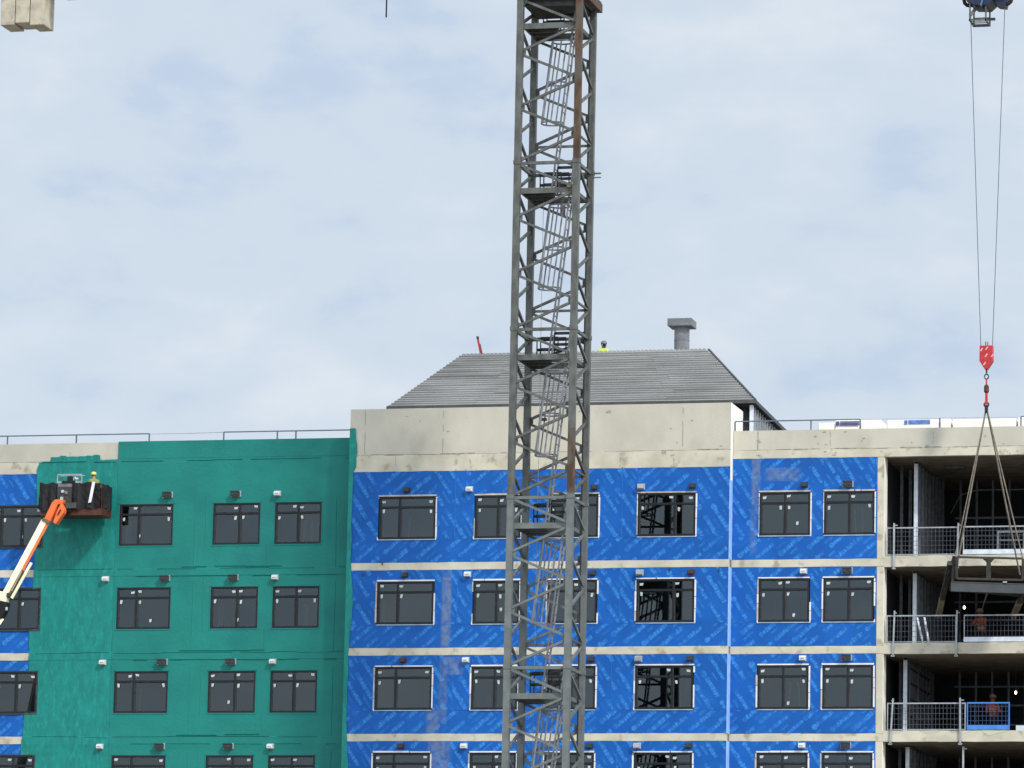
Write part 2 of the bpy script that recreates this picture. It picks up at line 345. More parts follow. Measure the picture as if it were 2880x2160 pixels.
# interior: back walls, partitions
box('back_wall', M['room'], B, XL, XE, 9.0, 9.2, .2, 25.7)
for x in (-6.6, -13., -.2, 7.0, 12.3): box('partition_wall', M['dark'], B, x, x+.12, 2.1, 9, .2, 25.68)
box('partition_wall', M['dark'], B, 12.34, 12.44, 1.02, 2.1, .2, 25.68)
box('end_wall', M['conc'], B, XE, XE+.25, YR, 14, 0, 26.6); box('end_wall', M['conc'], B, XL-.25, XL, YT, 14, 0, 26.7)
box('rear_wall', M['conc'], B, XL, XE, 14, 14.25, 0, 26.6)
# lower storeys under the frame: plain membrane walls
box('lower_wall', M['blue'], B, XL, XA, YT+.02, YT+.2, 0, 12.86); box('lower_wall', M['blue'], B, XA, XB, YC+.02, YC+.2, 0, 12.86); box('lower_wall', M['blue'], B, XB, XC, YR+.02, YR+.2, 0, 12.88)

# ---- membrane sheets with their printed pattern
def clip(poly, x0, x1, z0, z1):
    for ax, lim, sg in ((0, x0, 1), (0, x1, -1), (1, z0, 1), (1, z1, -1)):
        o = []
        for i in range(len(poly)):
            a, b = poly[i-1], poly[i]; da = (a[ax]-lim)*sg; db = (b[ax]-lim)*sg
            if (da >= 0) != (db >= 0):
                t = da/(da-db); o.append((a[0]+(b[0]-a[0])*t, a[1]+(b[1]-a[1])*t))
            if db >= 0: o.append(b)
        poly = o
        if len(poly) < 3: return None
    return poly
def prints(x0, x1, z0, z1, y, ang, rnd, dens=1.):
    lay = [0.]; m = MB(); ca, sa = math.cos(ang), math.sin(ang); cx, cz = (x0+x1)/2, (z0+z1)/2; rad = math.hypot(x1-x0, z1-z0)/2+.3
    def shape(pts, mi):
        lay[0] = (lay[0]+.000037) % .0013; q = clip(pts, x0+.01, x1-.01, z0+.01, z1-.01)
        if q: m.add([(a, y-.0015*(mi == 0)-lay[0], b) for a, b in q], [tuple(range(len(q)))], mi)
    k = 0; v = -rad+rnd.uniform(0, .3)
    while v < rad:
        big = k % 2 == 0; u = -rad+rnd.uniform(-.9, .2)
        while u < rad:
            if big:
                h = rnd.uniform(.15, .20); cu = u; ln = rnd.uniform(.75, 1.0)
                def loc(pts): return [(cx+a*ca-b*sa, cz+a*sa+b*ca) for a, b in pts]
                # emblem blot, then a soft band with tall glyph blots over it
                n = 8; rr = h*rnd.uniform(.48, .66)
                shape(loc([(cu+rr*math.cos(2*math.pi*i/n)*rnd.uniform(.85, 1.1), v+rr*math.sin(2*math.pi*i/n)*rnd.uniform(.85, 1.1)) for i in range(n)]), 0 if rnd.random() < .25 else 1)
                bx = cu+rr*.6
                shape(loc([(bx, v-h*.38), (bx+ln, v-h*.40), (bx+ln+.02, v+h*.36), (bx+ln*.5, v+h*.42), (bx, v+h*.34)]), 1)
                cu = bx+.03
                while cu < bx+ln-.04:
                    w = rnd.uniform(.055, .12); hh = h*rnd.uniform(.6, 1.05); ob = v-h*.5+rnd.uniform(0, .03)
                    if rnd.random() < .8: shape(loc([(cu, ob+rnd.uniform(0, .03)), (cu+w*.6, ob), (cu+w, ob+hh*.3), (cu+w*.95, ob+hh*rnd.uniform(.7, 1)), (cu+w*.3, ob+hh)]), 0)
                    cu += w+rnd.uniform(.0, .025)
                u = bx+ln+rnd.uniform(.18, .38)
            else:
                l = rnd.uniform(.3, .55); 
                for j in range(2):
                    vv = v+.045*j-.02; e = rnd.uniform(0, .12)
                    shape([(cx+a*ca-b*sa, cz+a*sa+b*ca) for a, b in ((u+e, vv-.014), (u+l, vv-.012), (u+l, vv+.012), (u+e, vv+.014))], 1 if rnd.random() < .7 else 0)
                u += l+rnd.uniform(.45, .8)
        v += rnd.uniform(.20, .25)/dens; k += 1
    return m
rnd = random.Random(3)
def sheet(x0, x1, z0, z1, y, ang, proud=0.):
    yy = y-proud
    n = MB(); n.box(x0, x1, yy, y+.05, z0, z1); o = n.build('membrane_sheet', M['blue'], B)
    if ang is not None:
        p = prints(x0, x1, z0, z1, yy-.003, ang, rnd)
        if p.f: p.build('printed_pattern', [M['print'], M['print2']], o, stuff=True)
    return o
UP, DN = R(40), R(-57)
WZ0, WZ1 = .97, 2.46     # window sill and head above slab centre
WINC = [(-5.36, -3.32, (.36,)), (-1.88, -.24, (.5,)), (.78, 2.53, (.5,)), (3.95, 5.98, (.64,))]
WINR = [(8.17, 9.93, (.5,)), (10.43, 12.17, (.5,))]
WINT = [(-20.6, -18.2, (.34, .67)), (-15.29, -13.28, (.36,)), (-11.78, -10.03, (.56,)), (-9.48, -7.76, (.5,))]
def bay(x0, x1, y, wins, z, top, dz=0.):
    zs = z+.13+dz; b = z+WZ0+dz-.03; t = z+WZ1+dz+.03
    sheet(x0, x1, zs, b, y+.012, UP)
    xs = [x0]+[v for w in wins for v in (w[0]-.03, w[1]+.03)]+[x1]
    for i in range(0, len(xs), 2):
        a, c = xs[i], xs[i+1]
        if c-a < .05: continue
        if c-a > 1.2:      # two lapped sheets
            mid = (a+c)/2+rnd.uniform(-.15, .15)
            sheet(a, mid, b, top, y+.012, DN, .003); sheet(mid, c, b, top, y+.012, DN, .007); box('lap_tape', M['print2'], B, mid-.012, mid+.012, y, y+.004, b, top)
        else: sheet(a, c, b, top, y+.012, DN, .004)
    for w in wins: sheet(w[0]-.03, w[1]+.03, t, top, y+.012, UP if rnd.random() < .7 else DN)
for i, z in enumerate(FL[:4]):
    topc = 25.40 if i == 0 else FL[i-1]-.13
    topr = 25.69 if i == 0 else FL[i-1]-.11
    topt = 25.64 if i == 0 else FL[i-1]-.13
    bay(XA, XB, YC, WINC, z, topc); bay(XB+.005, XC, YR, WINR, z, topr, .03)
    bay(XL, -17.9, YT, WINT[:1], z, topt)
    # plain substrate under the teal coating
    zs = z+.13
    for a, c in ((-17.9, -15.32), (-13.25, -11.81), (-10., -9.51), (-7.73, -6.5)): box('wall_board', M['blue'], B, a, c, YT+.03, YT+.09, zs, topt)
    for w in WINT[1:]:
        box('wall_board', M['blue'], B, w[0]-.03, w[1]+.03, YT+.03, YT+.09, zs, z+WZ0-.03); box('wall_board', M['blue'], B, w[0]-.03, w[1]+.03, YT+.03, YT+.09, z+WZ1+.03, topt)

# ---- teal liquid coating (two applications)
def coat(xs, zs, holes, y, inside, seed, m):
    rr = random.Random(seed)
    def holes_in(x, z): return any(a < x < b and c < z < d for a, b, c, d in holes)
    idx = {}; mb = MB()
    def yoff(x, z):
        o = rr.uniform(-.0025, .0025)
        for f in FL:
            d = z-f
            if abs(d) < .135: o -= .010
        if abs(z-26.05) < .06: o += .006
        return o
    yo = {}
    def vert(i, j):
        if (i, j) not in idx:
            x, z = xs[i](j) if callable(xs[i]) else xs[i], zs[j]
            x, z = inside(x, z)
            idx[(i, j)] = len(mb.v); mb.v.append((x, y+yoff(x, z), z))
        return idx[(i, j)]
    for j in range(len(zs)-1):
        for i in range(len(xs)-1):
            xa = xs[i](j) if callable(xs[i]) else xs[i]; xb = xs[i+1](j) if callable(xs[i+1]) else xs[i+1]
            x, z = (xa+xb)/2, (zs[j]+zs[j+1])/2
            if holes_in(x, z): continue
            q = [vert(i, j), vert(i+1, j), vert(i+1, j+1), vert(i, j+1)]
            mb.f.append(tuple(q)); mb.mi.append(0)
    return mb
holes = [(w[0]+.01, w[1]-.01, z+WZ0+.01, z+WZ1-.01) for w in WINT for z in FL]
def cuts(lo, hi, must, step):
    pts = sorted(set([lo, hi]+[p for p in must if lo < p < hi])); o = [pts[0]]
    for a, b in zip(pts[:-1], pts[1:]):
        n = max(1, round((b-a)/step)); o += [a+(b-a)*k/n for k in range(1, n+1)]
    return o
zmust = [v for z in FL for v in (z+WZ0+.012, z+WZ1-.012, z-.135, z+.135, z-.12, z+.12)]+[25.99, 26.0, 26.11, 26.12]
xmust = [v for w in WINT for v in (w[0]+.012, w[1]-.012)]
zs = cuts(12.9, 26.725, zmust, .22)
co = coat(cuts(-15.42, XA, xmust, .25), zs, holes, YT-.02, lambda x, z: (x, z), 5, 'teal')
oc = co.build('cured_coating', M['teal'], B)
def ridges(x0, x1, y, z, seed, mt):
    r_ = random.Random(seed); x = x0; m = MB()
    while x < x1-.2:
        l = min(r_.uniform(.4, 1.8), x1-x); t = r_.uniform(.010, .022); zz = z+r_.uniform(-.015, .015)
        m.prism([(x, y+.004, zz-t), (x, y-.016, zz), (x, y+.004, zz+t*.5)], (l, 0, r_.uniform(-.008, .008))); x += l+r_.choice((0, 0, .3, .9))
    m.build('coating_ridge', mt, B, stuff=True)
for i, z in enumerate([26.03]+FL[:4]):
    ridges(-15.3, -6.7, YT-.032 if i else YT-.02, z+.13 if i else z, i, M['teal']); ridges(-18.3, -15.5, YT-.034, z+.13 if i else z, 20+i, M['teal2'])
    if i: ridges(-14.6, -7., YT-.032, z-.13, 30+i, M['teal']); ridges(-12.9, -9., YT-.032, z+.2, 40+i, M['teal'])
m = MB()
for i, z in enumerate(FL[:4]):
    for x, a, b in ((-12.45, .2, 2.7), (-12.05, .9, 2.8), (-9.75, .3, .95), (-7.2, 0, 2.6)):
        m.prism([(x-.012, YT-.018, z+a), (x, YT-.034, z+a), (x+.02, YT-.018, z+a)], (random.uniform(-.02, .02), 0, b-a))
m.build('coating_ridge', M['teal'], B, stuff=True)
# cap over the parapet
MB().box(-15.42, XA, YT-.02, YT+.25, 26.725, 26.745).build('cured_coating', M['teal'], B)
rg = random.Random(11)
def lb(z):
    pts = [(12.5, -18.75), (15.56, -18.71), (16.85, -18.64), (18.55, -18.53), (19.85, -18.55), (22.15, -18.46), (24.6, -18.45), (25.7, -18.5), (26.0, -18.42), (26.23, -18.24), (27, -18.2)]
    for (a, x), (b, x2) in zip(pts[:-1], pts[1:]):
        if a <= z <= b: return x+(x2-x)*(z-a)/(b-a)
    return -18.5
zs2 = cuts(12.9, 26.0, zmust, .13)
lbj = [lb(z)+rg.uniform(-.02, .02) for z in zs2]
xs2 = [(lambda j, t=t: lbj[j]+(-18.21-lbj[j])*t) for t in (0, .5)]+cuts(-18.212, -15.425, xmust, .25)
coat(xs2, zs2, holes, YT-.024, lambda x, z: (x, z), 6, 'teal2').build('fresh_coating', M['teal2'], B)
# its ragged upper edge on the parapet
m = MB(); x = -18.42; prev = None
vs = []
while x < -15.5:
    t = 26.25 if -18.2 < x < -16.25 else 26.09
    if x < -18.25: t = 26.04
    t += rg.uniform(-.03, .03); w = min(rg.uniform(.06, .34), -15.45-x)
    vs.append((x, t)); vs.append((x+w*.5, t+rg.uniform(-.012, .012))); vs.append((x+w, t+rg.uniform(-.015, .015))); x += w+rg.uniform(.01, .035)
vs.append((-15.43, 26.08))
for (a, ta), (b, tb) in zip(vs[:-1], vs[1:]):
    m.add([(a, YT-.024, 26.0), (b, YT-.024, 26.0), (b, YT-.022, tb), (a, YT-.022, ta)], [(0, 1, 2, 3)])
m.build('fresh_coating', M['teal2'], B)
# coating wrapped round the centre bay's left corner, ragged on its right edge
m = MB(); z = 12.9; pw = .2
while z < 26.9:
    h = rg.uniform(.15, .3)
    w = .24+.03*math.sin(z*3)+rg.uniform(-.03, .03) if z > 25.1 else .15+.10*max(0, math.sin((z-13)*1.05))+rg.uniform(-.02, .02)
    z1 = min(z+h, 26.92)
    m.add([(XA-.006, -.022, z), (XA+pw, -.022, z), (XA+w, -.022, z1), (XA-.006, -.022, z1)], [(0, 1, 2, 3)])
    m.add([(XA-.006, -.022, z), (XA-.006, -.022, z1), (XA-.006, YT, z1), (XA-.006, YT, z)], [(0, 1, 2, 3)])
    pw = w; z = z1
m.build('corner_coating', M['teal2'], B)
box('side_wall', M['conc'], B, XA, XA+.2, .26, 2.2, 12.9, 27.58)

# ---- windows
WH = WZ1-WZ0
wcache = {}
def win_mesh(w, sp):
    key = (round(w, 2), sp)
    if key in wcache: return wcache[key]
    m = MB(); f = .055; tz = WH-.40; ys = (-.025, .07)
    m.box(0, w, *ys, 0, f).box(0, w, *ys, WH-f, WH).box(0, f, *ys, f, WH-f).box(w-f, w, *ys, f, WH-f)
    m.box(f, w-f, -.018, .068, tz, tz+.055)
    xs = [0]+[w*s for s in sp]+[w]
    for x in xs[1:-1]:
        m.box(x-.035, x+.035, -.015, .066, f, tz); m.box(x-.022, x+.022, -.012, .066, tz+.055, WH-f)
    cells = []
    for a, b in zip(xs[:-1], xs[1:]):
        a2 = a+(f if a == 0 else .035); b2 = b-(f if b == w else .035)
        cells.append((a2, b2, f, tz)); 
        a3 = a+(f if a == 0 else .022); b3 = b-(f if b == w else .022)
        cells.append((a3, b3, tz+.055, WH-f))
    for k, (a, b, c, d) in enumerate(cells):     # slim sash round each pane, lighter left stile is a painted highlight
        t = .03 if k % 2 == 0 else .016
        m.box(a, a+t, -.005, .06, c, d, 1); m.box(b-.012, b, -.005, .06, c, d, 0); m.box(a+t, b-.012, -.004, .06, c, c+.014, 0); m.box(a+t, b-.012, -.004, .06, d-.012, d, 0)
    pm = []
    for a, b, c, d in cells:
        q = MB().box(-(b-a)/2, (b-a)/2, -.006, .006, -(d-c)/2, (d-c)/2); pm.append((((a+b)/2, .03, (c+d)/2), q.mesh('pane', M['glass']), (b-a, d-c)))
    wcache[key] = (m.mesh('window', [M['frame'], M['sash']]), pm); return wcache[key]
def st_mesh(w, h):
    return MB().prism([(-w/2, 0, -h/2), (w*.3, 0, -h/2), (w/2, 0, h*.1), (w/2, 0, h/2), (-w/2, 0, h*.4)], (0, .004, 0)).mesh('sticker', M['tag'])
ST = [st_mesh(.13, .09), st_mesh(.085, .14), st_mesh(.14, .08), st_mesh(.085, .12)]
DROP = MB().box(-.03, .03, 0, .03, -.42, .42).mesh('blind_slat', M['white'])
wr = random.Random(21)
def window(x0, x1, sp, y, z, tape, row):
    me, pm = win_mesh(x1-x0, sp); o = put('window', me, B, (x0, y, z))
    for k, (loc, pme, (pw, ph)) in enumerate(pm):
        p = put('pane', pme, o, loc, (R(wr.uniform(-.25, .25)), 0, R(wr.uniform(-.2, .2))))
        # installer's tags near the pane's upper corners
        side = wr.choice((-1, 1)) if k % 2 else (-1 if wr.random() < .8 else 1)
        if wr.random() < .97:
            put('sticker', ST[wr.choice((0, 2)) if k % 2 else wr.choice((1, 3))], o,
                (loc[0]+side*(pw/2-.11), -.012, loc[2]+ph/2-(.10 if k % 2 else .13)+wr.uniform(-.03, .03)), (0, R(wr.uniform(-8, 8)), math.pi*(wr.random() < .4)))
    if wr.random() < .3: put('sticker', ST[3], o, ((x1-x0)*wr.uniform(.3, .8), -.012, wr.uniform(.15, .5)))
    if wr.random() < .4:
        loc, pme, (pw, ph) = pm[wr.choice(range(0, len(pm), 2))]
        for j in range(wr.choice((1, 2, 3))): put('blind_slat', DROP, o, (loc[0]-pw*.35+wr.uniform(0, pw*.5), .12, loc[2]-.08+wr.uniform(-.1, .05)), (0, R(wr.uniform(-4, 4)), 0))
    if tape:
        t = MB(); w = x1-x0; e = .012
        def strip(a, b, c, d, mi): t.box(a, b, -.041-wr.uniform(0, .006), .0, c, d, mi)
        mt = 1 if row == 0 else 0
        n = wr.choice((1, 2, 3)); xs = [-.04]+sorted(wr.uniform(.3, w-.3) for _ in range(n-1))+[w+.04]
        for a, b in zip(xs[:-1], xs[1:]): strip(a+wr.uniform(0, .02), b-wr.uniform(0, .03), WH+e, WH+e+wr.uniform(.04, .06), mt)
        for s in (-1, 1):
            zc = 0.05
            while zc < WH:
                l = wr.uniform(.3, .8); z2 = min(zc+l, WH)
                wd = wr.uniform(.04, .06) if (s > 0 or row) else .025
                if wr.random() < .9: strip(-e-wd if s < 0 else w+e, -e if s < 0 else w+e+wd, zc, z2-.02, (0 if s > 0 else wr.choice((0, 1, 2))))
                zc = z2
        strip(-.02, w+.02, -.045, -e, 2)
        for s in (0, 1):
            if wr.random() < .7: t.prism([((w+.02)*s-.02*(1-s), -.05, -.06), ((w+.06)*s-.06*(1-s), -.05, -.02), ((w+.055)*s-.055*(1-s), -.05, .08), ((w+.015)*s-.015*(1-s), -.05, .02)], (0, .02, 0), 0)
        t.build('flashing_tape', [M['white'], M['beige'], M['tapegrey']], o)
    else:
        t = MB(); w = x1-x0
        t.box(-.045, -.003, -.03, .0, -.02, WH+.02).box(w+.003, w+.04, -.03, .0, -.02, WH+.02).box(-.045, w+.04, -.03, 0, WH+.003, WH+.03).box(-.045, w+.04, -.034, 0, -.045, -.003)
        t.build('coated_edge', M['teal' if x0 > -15.4 else 'teal2'] if x0 > -18 else M['ventdark'], o)
    return o
for i, z in enumerate(FL[:4]):
    for w in WINC: window(w[0], w[1], w[2], YC+.03, z+WZ0, True, i)
    for w in WINR: window(w[0], w[1], w[2], YR+.03, z+WZ0+.03, True, i)
    for w in WINT: window(w[0], w[1], w[2], YT+.0, z+WZ0, False, i)

# ---- extract vents above the windows
def vent_box(mats):       # wide box with a flange, louvre and two round ports
    m = MB(); m.box(-.19, .19, -.03, 0, -.10, .11, 0); m.box(-.155, .155, -.17, -.03, -.085, .085, 1); m.box(-.17, .17, -.19, -.17, .06, .10, 1)
    m.tube((-.07, -.172, -.01), (-.07, -.19, -.01), .05, 8, mi=2); m.tube((.075, -.172, -.01), (.075, -.19, -.01), .04, 8, mi=2)
    return m.mesh('vent', mats)
def vent_hood(mats, s=1.):
    m = MB(); m.box(-.13*s, .13*s, -.02, 0, -.10*s, .10*s, 0)
    m.prism([(-.10*s, -.02, .08*s), (-.10*s, -.17*s, .05*s), (-.10*s, -.17*s, -.07*s), (-.10*s, -.02, -.09*s)], (.20*s, 0, 0), 1)
    m.box(-.075*s, .075*s, -.172*s, -.17*s, -.05*s, .0, 0)
    return m.mesh('vent', mats)
VB = vent_box([M['ventgrey'], M['ventdark'], M['sash']]); VW = vent_hood([M['ventgrey'], M['ventwhite']]); VK = vent_hood([M['ventdark'], M['ventdark']], .95); VR = vent_hood([M['ventred'], M['ventdark']], .95); VG = vent_hood([M['ventgrey'], M['ventgrey']], 1.05)
for i, z in enumerate(FL[:4]):
    for x, me in ((-13.50, VB), (-10.95, VB), (-9.40, VW)): put('vent', me, B, (x, YT-.03, z+2.78))
    if i: put('vent', VW, B, (-15.73, YT-.03, z+2.78))
    dz = 2.70
    for x, me in ((-4.37, VK if i == 0 else VR), (-2.10, VW), (2.38, VK), (4.05, VG), (5.87, VR if i == 1 else VK)): put('vent', me, B, (x, YC+.01, z+dz), (0, 0, 0))
    for x, me in ((9.73, VK if i == 0 else VW), (11.25, VB)): put('vent', me, B, (x, YR+.01, z+dz+.04))
# small pins and clips left on the slab edges
m = MB()
for x, z in ((-5.9, 21.74), (6.85, 21.78), (-5.2, 22.11), (5.1, 21.8)): m.box(x-.02, x+.02, -.03, .02, z-.06, z+.05)
m.build('edge_clip', M['ventdark'], B)

# ---- open bays: steel stud framing seen inside
studme = {}
def stud(x, y, z0, z1, m, w=.12, d=.09):
    s = MB(); s.box(-w/2, w/2, 0, .012, 0, z1-z0).box(-w/2, -w/2+.012, .012, d, 0, z1-z0).box(w/2-.012, w/2, .012, d, 0, z1-z0)
    return s.build('stud', m, B, (x, y, z0))
sr = random.Random(9)
for i, z in enumerate(FL[:4]):
    top = (25.69 if i == 0 else FL[i-1]-.13); f = z+.25
    x0 = (13.38, 13.36, 13.05, 13.15)[i]
    stud(x0, 1.8, f, top, M['stud'], .13)
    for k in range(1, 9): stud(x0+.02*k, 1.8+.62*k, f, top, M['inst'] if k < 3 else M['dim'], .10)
    box('stud_track', M['dim'], B, x0-.06, x0+.10, 1.8, 7.2, top-.07, top-.002)
    for k in range(12):
        x = 14.2+.58*k
        if i == 1 and 1 < k < 5: continue
        stud(x, 6.6+sr.uniform(-.05, .05), f, top, M['inst'], .07)
    for h in (.75, 1.45, 2.1): MB().bar((14., 6.62, f+h), (20.5, 6.62, f+h+sr.uniform(-.05, .05)), .05, .06).build('stud_bridging', M['inst'], B)
    for k in range(3): stud(12.75+.22*k, 2.6+.5*k, f, top-.1*k, M['dim'], .10)
    if i == 2:   # sheathed frame with dark rails
        box('sheathing_panel', M['inst'], B, x0+.10, x0+.12, 2.1, 6.4, f+.05, top-.15)
        for h in (.6, 1.2, 1.75, 2.25): MB().box(x0+.125, x0+.16, 2.1, 6.4, f+h, f+h+.06).build('stud_bridging', M['dark'], B)
    if i == 1:
        for a, b in ((13.55, 13.8), (13.8, 14.0)): MB().bar((a, 1.2, f+.95), (b, 1.0, f), .07, .03).build('loose_stud', M['stud'], B)
# conduit and pale duct under the top ceiling
m = MB()
pts = [(14.1, 5, 24.3), (14.5, 4.6, 24.9), (15.1, 4.5, 25.05), (18.5, 4.5, 25.05)]
for a, b in zip(pts[:-1], pts[1:]): m.tube(a, b, .02, 6)
m.build('conduit', M['inst'], B)
box('hatch_cover', M['dim'], B, 14.2, 14.9, 2.9, 3.2, 25.60, 25.68)

# ------------------------------------------------------------------ rooftop plant room (mansard of ribbed metal deck)
P = tag(empty('rooftop_plant_room'), 'rooftop plant room with a sloping grey ribbed metal roof above the centre parapet', 'plant room')
E0, E1, EY, EZ, RZ, RD = -5.73, 7.64, 2.0, 27.98, 30.17, 2.13; YB = 16.0
SK = .036; EB = E1-SK*(YB-EY)
a = [(E0, EY, EZ), (E1, EY, EZ), (EB, YB, EZ), (E0, YB, EZ)]; t = [(E0+RD, EY+RD, RZ), (E1-RD-.05, EY+RD, RZ), (EB-RD-.05, YB-RD, RZ), (E0+RD, YB-RD, RZ)]
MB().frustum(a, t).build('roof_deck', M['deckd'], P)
nr = 23; nrm = Vector((0, -1, 1)).normalized()
for k in range(nr):
    f0, f1 = (k+.12)/nr, (k+.70)/nr
    xa, xb = E0+RD*f0+.01, E1-(RD+.05)*f1-.02
    cs = [xa]+[xa+(xb-xa)*v for v in (.24+.03*((k//4) % 3), .52-.04*((k//5) % 2), .77+.03*((k//3) % 2))]+[xb]
    for ci, (x0, x1) in enumerate(zip(cs[:-1], cs[1:])):
        m = MB(); q = []; dl = random.uniform(-.006, .008); tw = random.uniform(-.004, .004)
        for f, lift in ((f0, -.004), (f0+.008, .042+dl), (f1-.008, .042+dl), (f1, -.004)):
            for x in (x0+(0 if ci == 0 else .004), x1-.004):
                sl = (E0+RD*f+.01-xa if ci == 0 and x < x0+.01 else 0)+((E1-(RD+.05)*f-.02-xb) if x1 == xb and x > x0+.5 else 0)
                q.append(Vector((x+sl, EY+RD*f, EZ+(RZ-EZ)*f+(tw if x > x0+.5 else 0)))+nrm*lift)
        m.add(q, [(0, 1, 3, 2), (2, 3, 5, 4), (4, 5, 7, 6), (0, 2, 4, 6), (1, 7, 5, 3)]); m.build('deck_rib', M[random.choice(('deck', 'deck', 'deck2'))], P)
m = MB(); x = E0+RD+.05
while x < E1-RD-.1: m.box(x, x+.085, EY+RD-.06, YB-RD if x < EB-RD-.2 else EY+RD+2., RZ-.01, RZ+.05); x += .15
m.build('deck_flutes', M['deck'], P, stuff=True)
m = MB(); m.bar((E1+.02, EY-.02, EZ+.02), (E1-RD, EY+RD, RZ+.03), .07, .05); m.build('hip_trim', M['deckd'], P)
MB().box(E0-.02, E1+.03, EY-.03, EY, EZ-.10, EZ+.03).build('eave_trim', M['deckd'], P)
MB().bar((E1+.02, EY, EZ-.05), (EB+.02, YB, EZ-.05), .04, .14).build('eave_trim', M['ventdark'], P)
MB().prism([(E0+.1, EY+.1, EZ-.14), (E1-.02, EY+.1, EZ-.14), (EB-.02, YB-.1, EZ-.14), (E0+.1, YB-.1, EZ-.14)], (0, 0, .04)).build('eave_soffit', M['dark'], P)
for k in range(20): 
    s = MB(); w = .13 if k == 0 else .06
    xk = E1-SK*.55*k; s.box(xk-.22, xk-.10, EY+.16+.55*k, EY+.16+.55*k+w, 26.1, EZ-.12); s.build('stud', M['stud'] if k == 0 else M['galv'], P)
box('inner_wall', M['dark'], P, E0+.3, E1-.5, EY+.5, EY+.6, 26.1, EZ-.14); MB().prism([(E1-.6, EY+.6, 26.1), (E1-.5, EY+.6, 26.1), (EB-.5, YB-.2, 26.1), (EB-.6, YB-.2, 26.1)], (0, 0, EZ-.14-26.1)).build('inner_wall', M['dark'], P)
ch = MB(); ch.tube((4.07, 6.27, RZ+.02), (4.07, 6.27, 31.39), .275, 20); cho = ch.build('chimney', M['chim'], P, smooth=False)
MB().ring((4.07, 6.27, 30.9), .277, .012, 'z', 20).build('chimney_seam', M['chim'], cho)
MB().box(3.62, 4.51, 5.82, 6.71, 31.38, 31.66).build('chimney_cap', M['chim'], cho, bevel=.02)
dv = tag(empty('leaning_post', (-3.06, 5.0, RZ+.05)), 'leaning red post with dark cap standing on the plant room roof', 'post')
MB().bar((0, 0, -.02), (-.16, 0, .70), .065, .065).build('shaft', M['red'], dv); MB().box(-.09, .09, -.09, .09, -.0, .05).build('base_plate', M['ventdark'], dv)
MB().bar((-.155, 0, .68), (-.175, 0, .78), .08, .08).build('cap', M['ventdark'], dv); MB().bar((.045, 0, .02), (-.07, 0, .5), .03, .03).build('rod', M['rust'], dv)

# ------------------------------------------------------------------ roof guard rails
def rail_run(posts, y, z0, zt, label, thin=(), end=None):
    o = tag(empty('roof_guard_rail', (posts[0], y, z0)), label, 'guard rail', 'roof edge guard rails')
    for p in posts: MB().box(-.022, .022, -.022, .022, 0, zt-z0).build('post', M['rail'], o, (p-posts[0], 0, 0))
    xs = list(posts)+([end] if end else [])
    for i, (p, q) in enumerate(zip(xs[:-1], xs[1:])):
        w = .012 if i in thin else .04
        MB().bar((p-posts[0], 0, zt-z0-.0), (q-posts[0], 0, zt-z0+(.0 if i not in thin else -.02)), w, w).build('top_rail', M['galv'] if i in thin else M['rail'], o)
    return o
rail_run([-25, -22.4, -19.72, -17.09, -14.33], YT+.15, 26.72, 27.04, 'slate blue guard rail on the pale parapet behind the boom lift basket')
rail_run([-11.53, -9.53, -8.84], YT+.15, 26.74, 27.05, 'slate blue guard rail on the teal parapet beside the centre block', end=-6.52)
cbl = tag(empty('safety_rope', (-14.33, YT+.15, 27.03)), 'thin grey rope closing the gap between two roof rails above the teal wall', 'rope')
MB().tube((0, 0, 0), (1.4, 0, -.005), .010, 6).tube((1.4, 0, -.005), (2.8, 0, .02), .012, 6).build('strand', M['galv'], cbl)
rail_run([7.24, 9.91, 11.63, 14.40, 17.2, 20.], YR+.13, 26.66, 27.01, 'slate blue guard rail on the right parapet before white insulation packs', thin=(2, 3))

# ------------------------------------------------------------------ insulation packs on the right roof
packs = [(9.93, 10.50, 27.12, None, 'narrow white insulation stack at the left end of the roof row'),
         (10.52, 11.38, 27.20, ('n', .04, .86), 'white insulation stack with a navy printed band, beside the rail post'),
         (11.42, 12.14, 27.19, None, 'plain white insulation stack just right of the navy printed one'),
         (12.34, 14.16, 27.17, ('b', .62, 1.52), 'long white insulation stack with a pale blue printed band'),
         (14.22, 14.58, 27.18, None, 'small square white insulation stack beside the rope-side rail post'),
         (14.64, 16.85, 27.16, None, 'longest plain white insulation stack, behind the crane slings'),
         (16.9, 18.6, 27.20, None, 'white insulation stack at the right edge of the picture')]
for x0, x1, zt, bnd, lab in packs:
    o = tag(empty('insulation_stack', (x0, 1.8, 26.0)), lab, 'insulation stack', 'insulation packs stacked on the roof')
    h = (zt-26.0)/3
    for k in range(3):
        MB().box(random.uniform(0, .02), x1-x0-random.uniform(0, .02), random.uniform(0, .03), 1.2, h*k+.004, h*(k+1)-.006).build('bundle', M['insul'], o, bevel=.02)
    if bnd:
        c, a_, b_ = bnd; mm = M['insuln'] if c == 'n' else M['insulb']; m = MB()
        m.box(a_, a_+.11, -.016, -.008, 1.0, 1.15); x = a_+.14
        for j in range(3): m.box(x, b_, -.016, -.008, 1.005+.052*j, 1.047+.052*j)
        m.build('printed_band', mm, o)

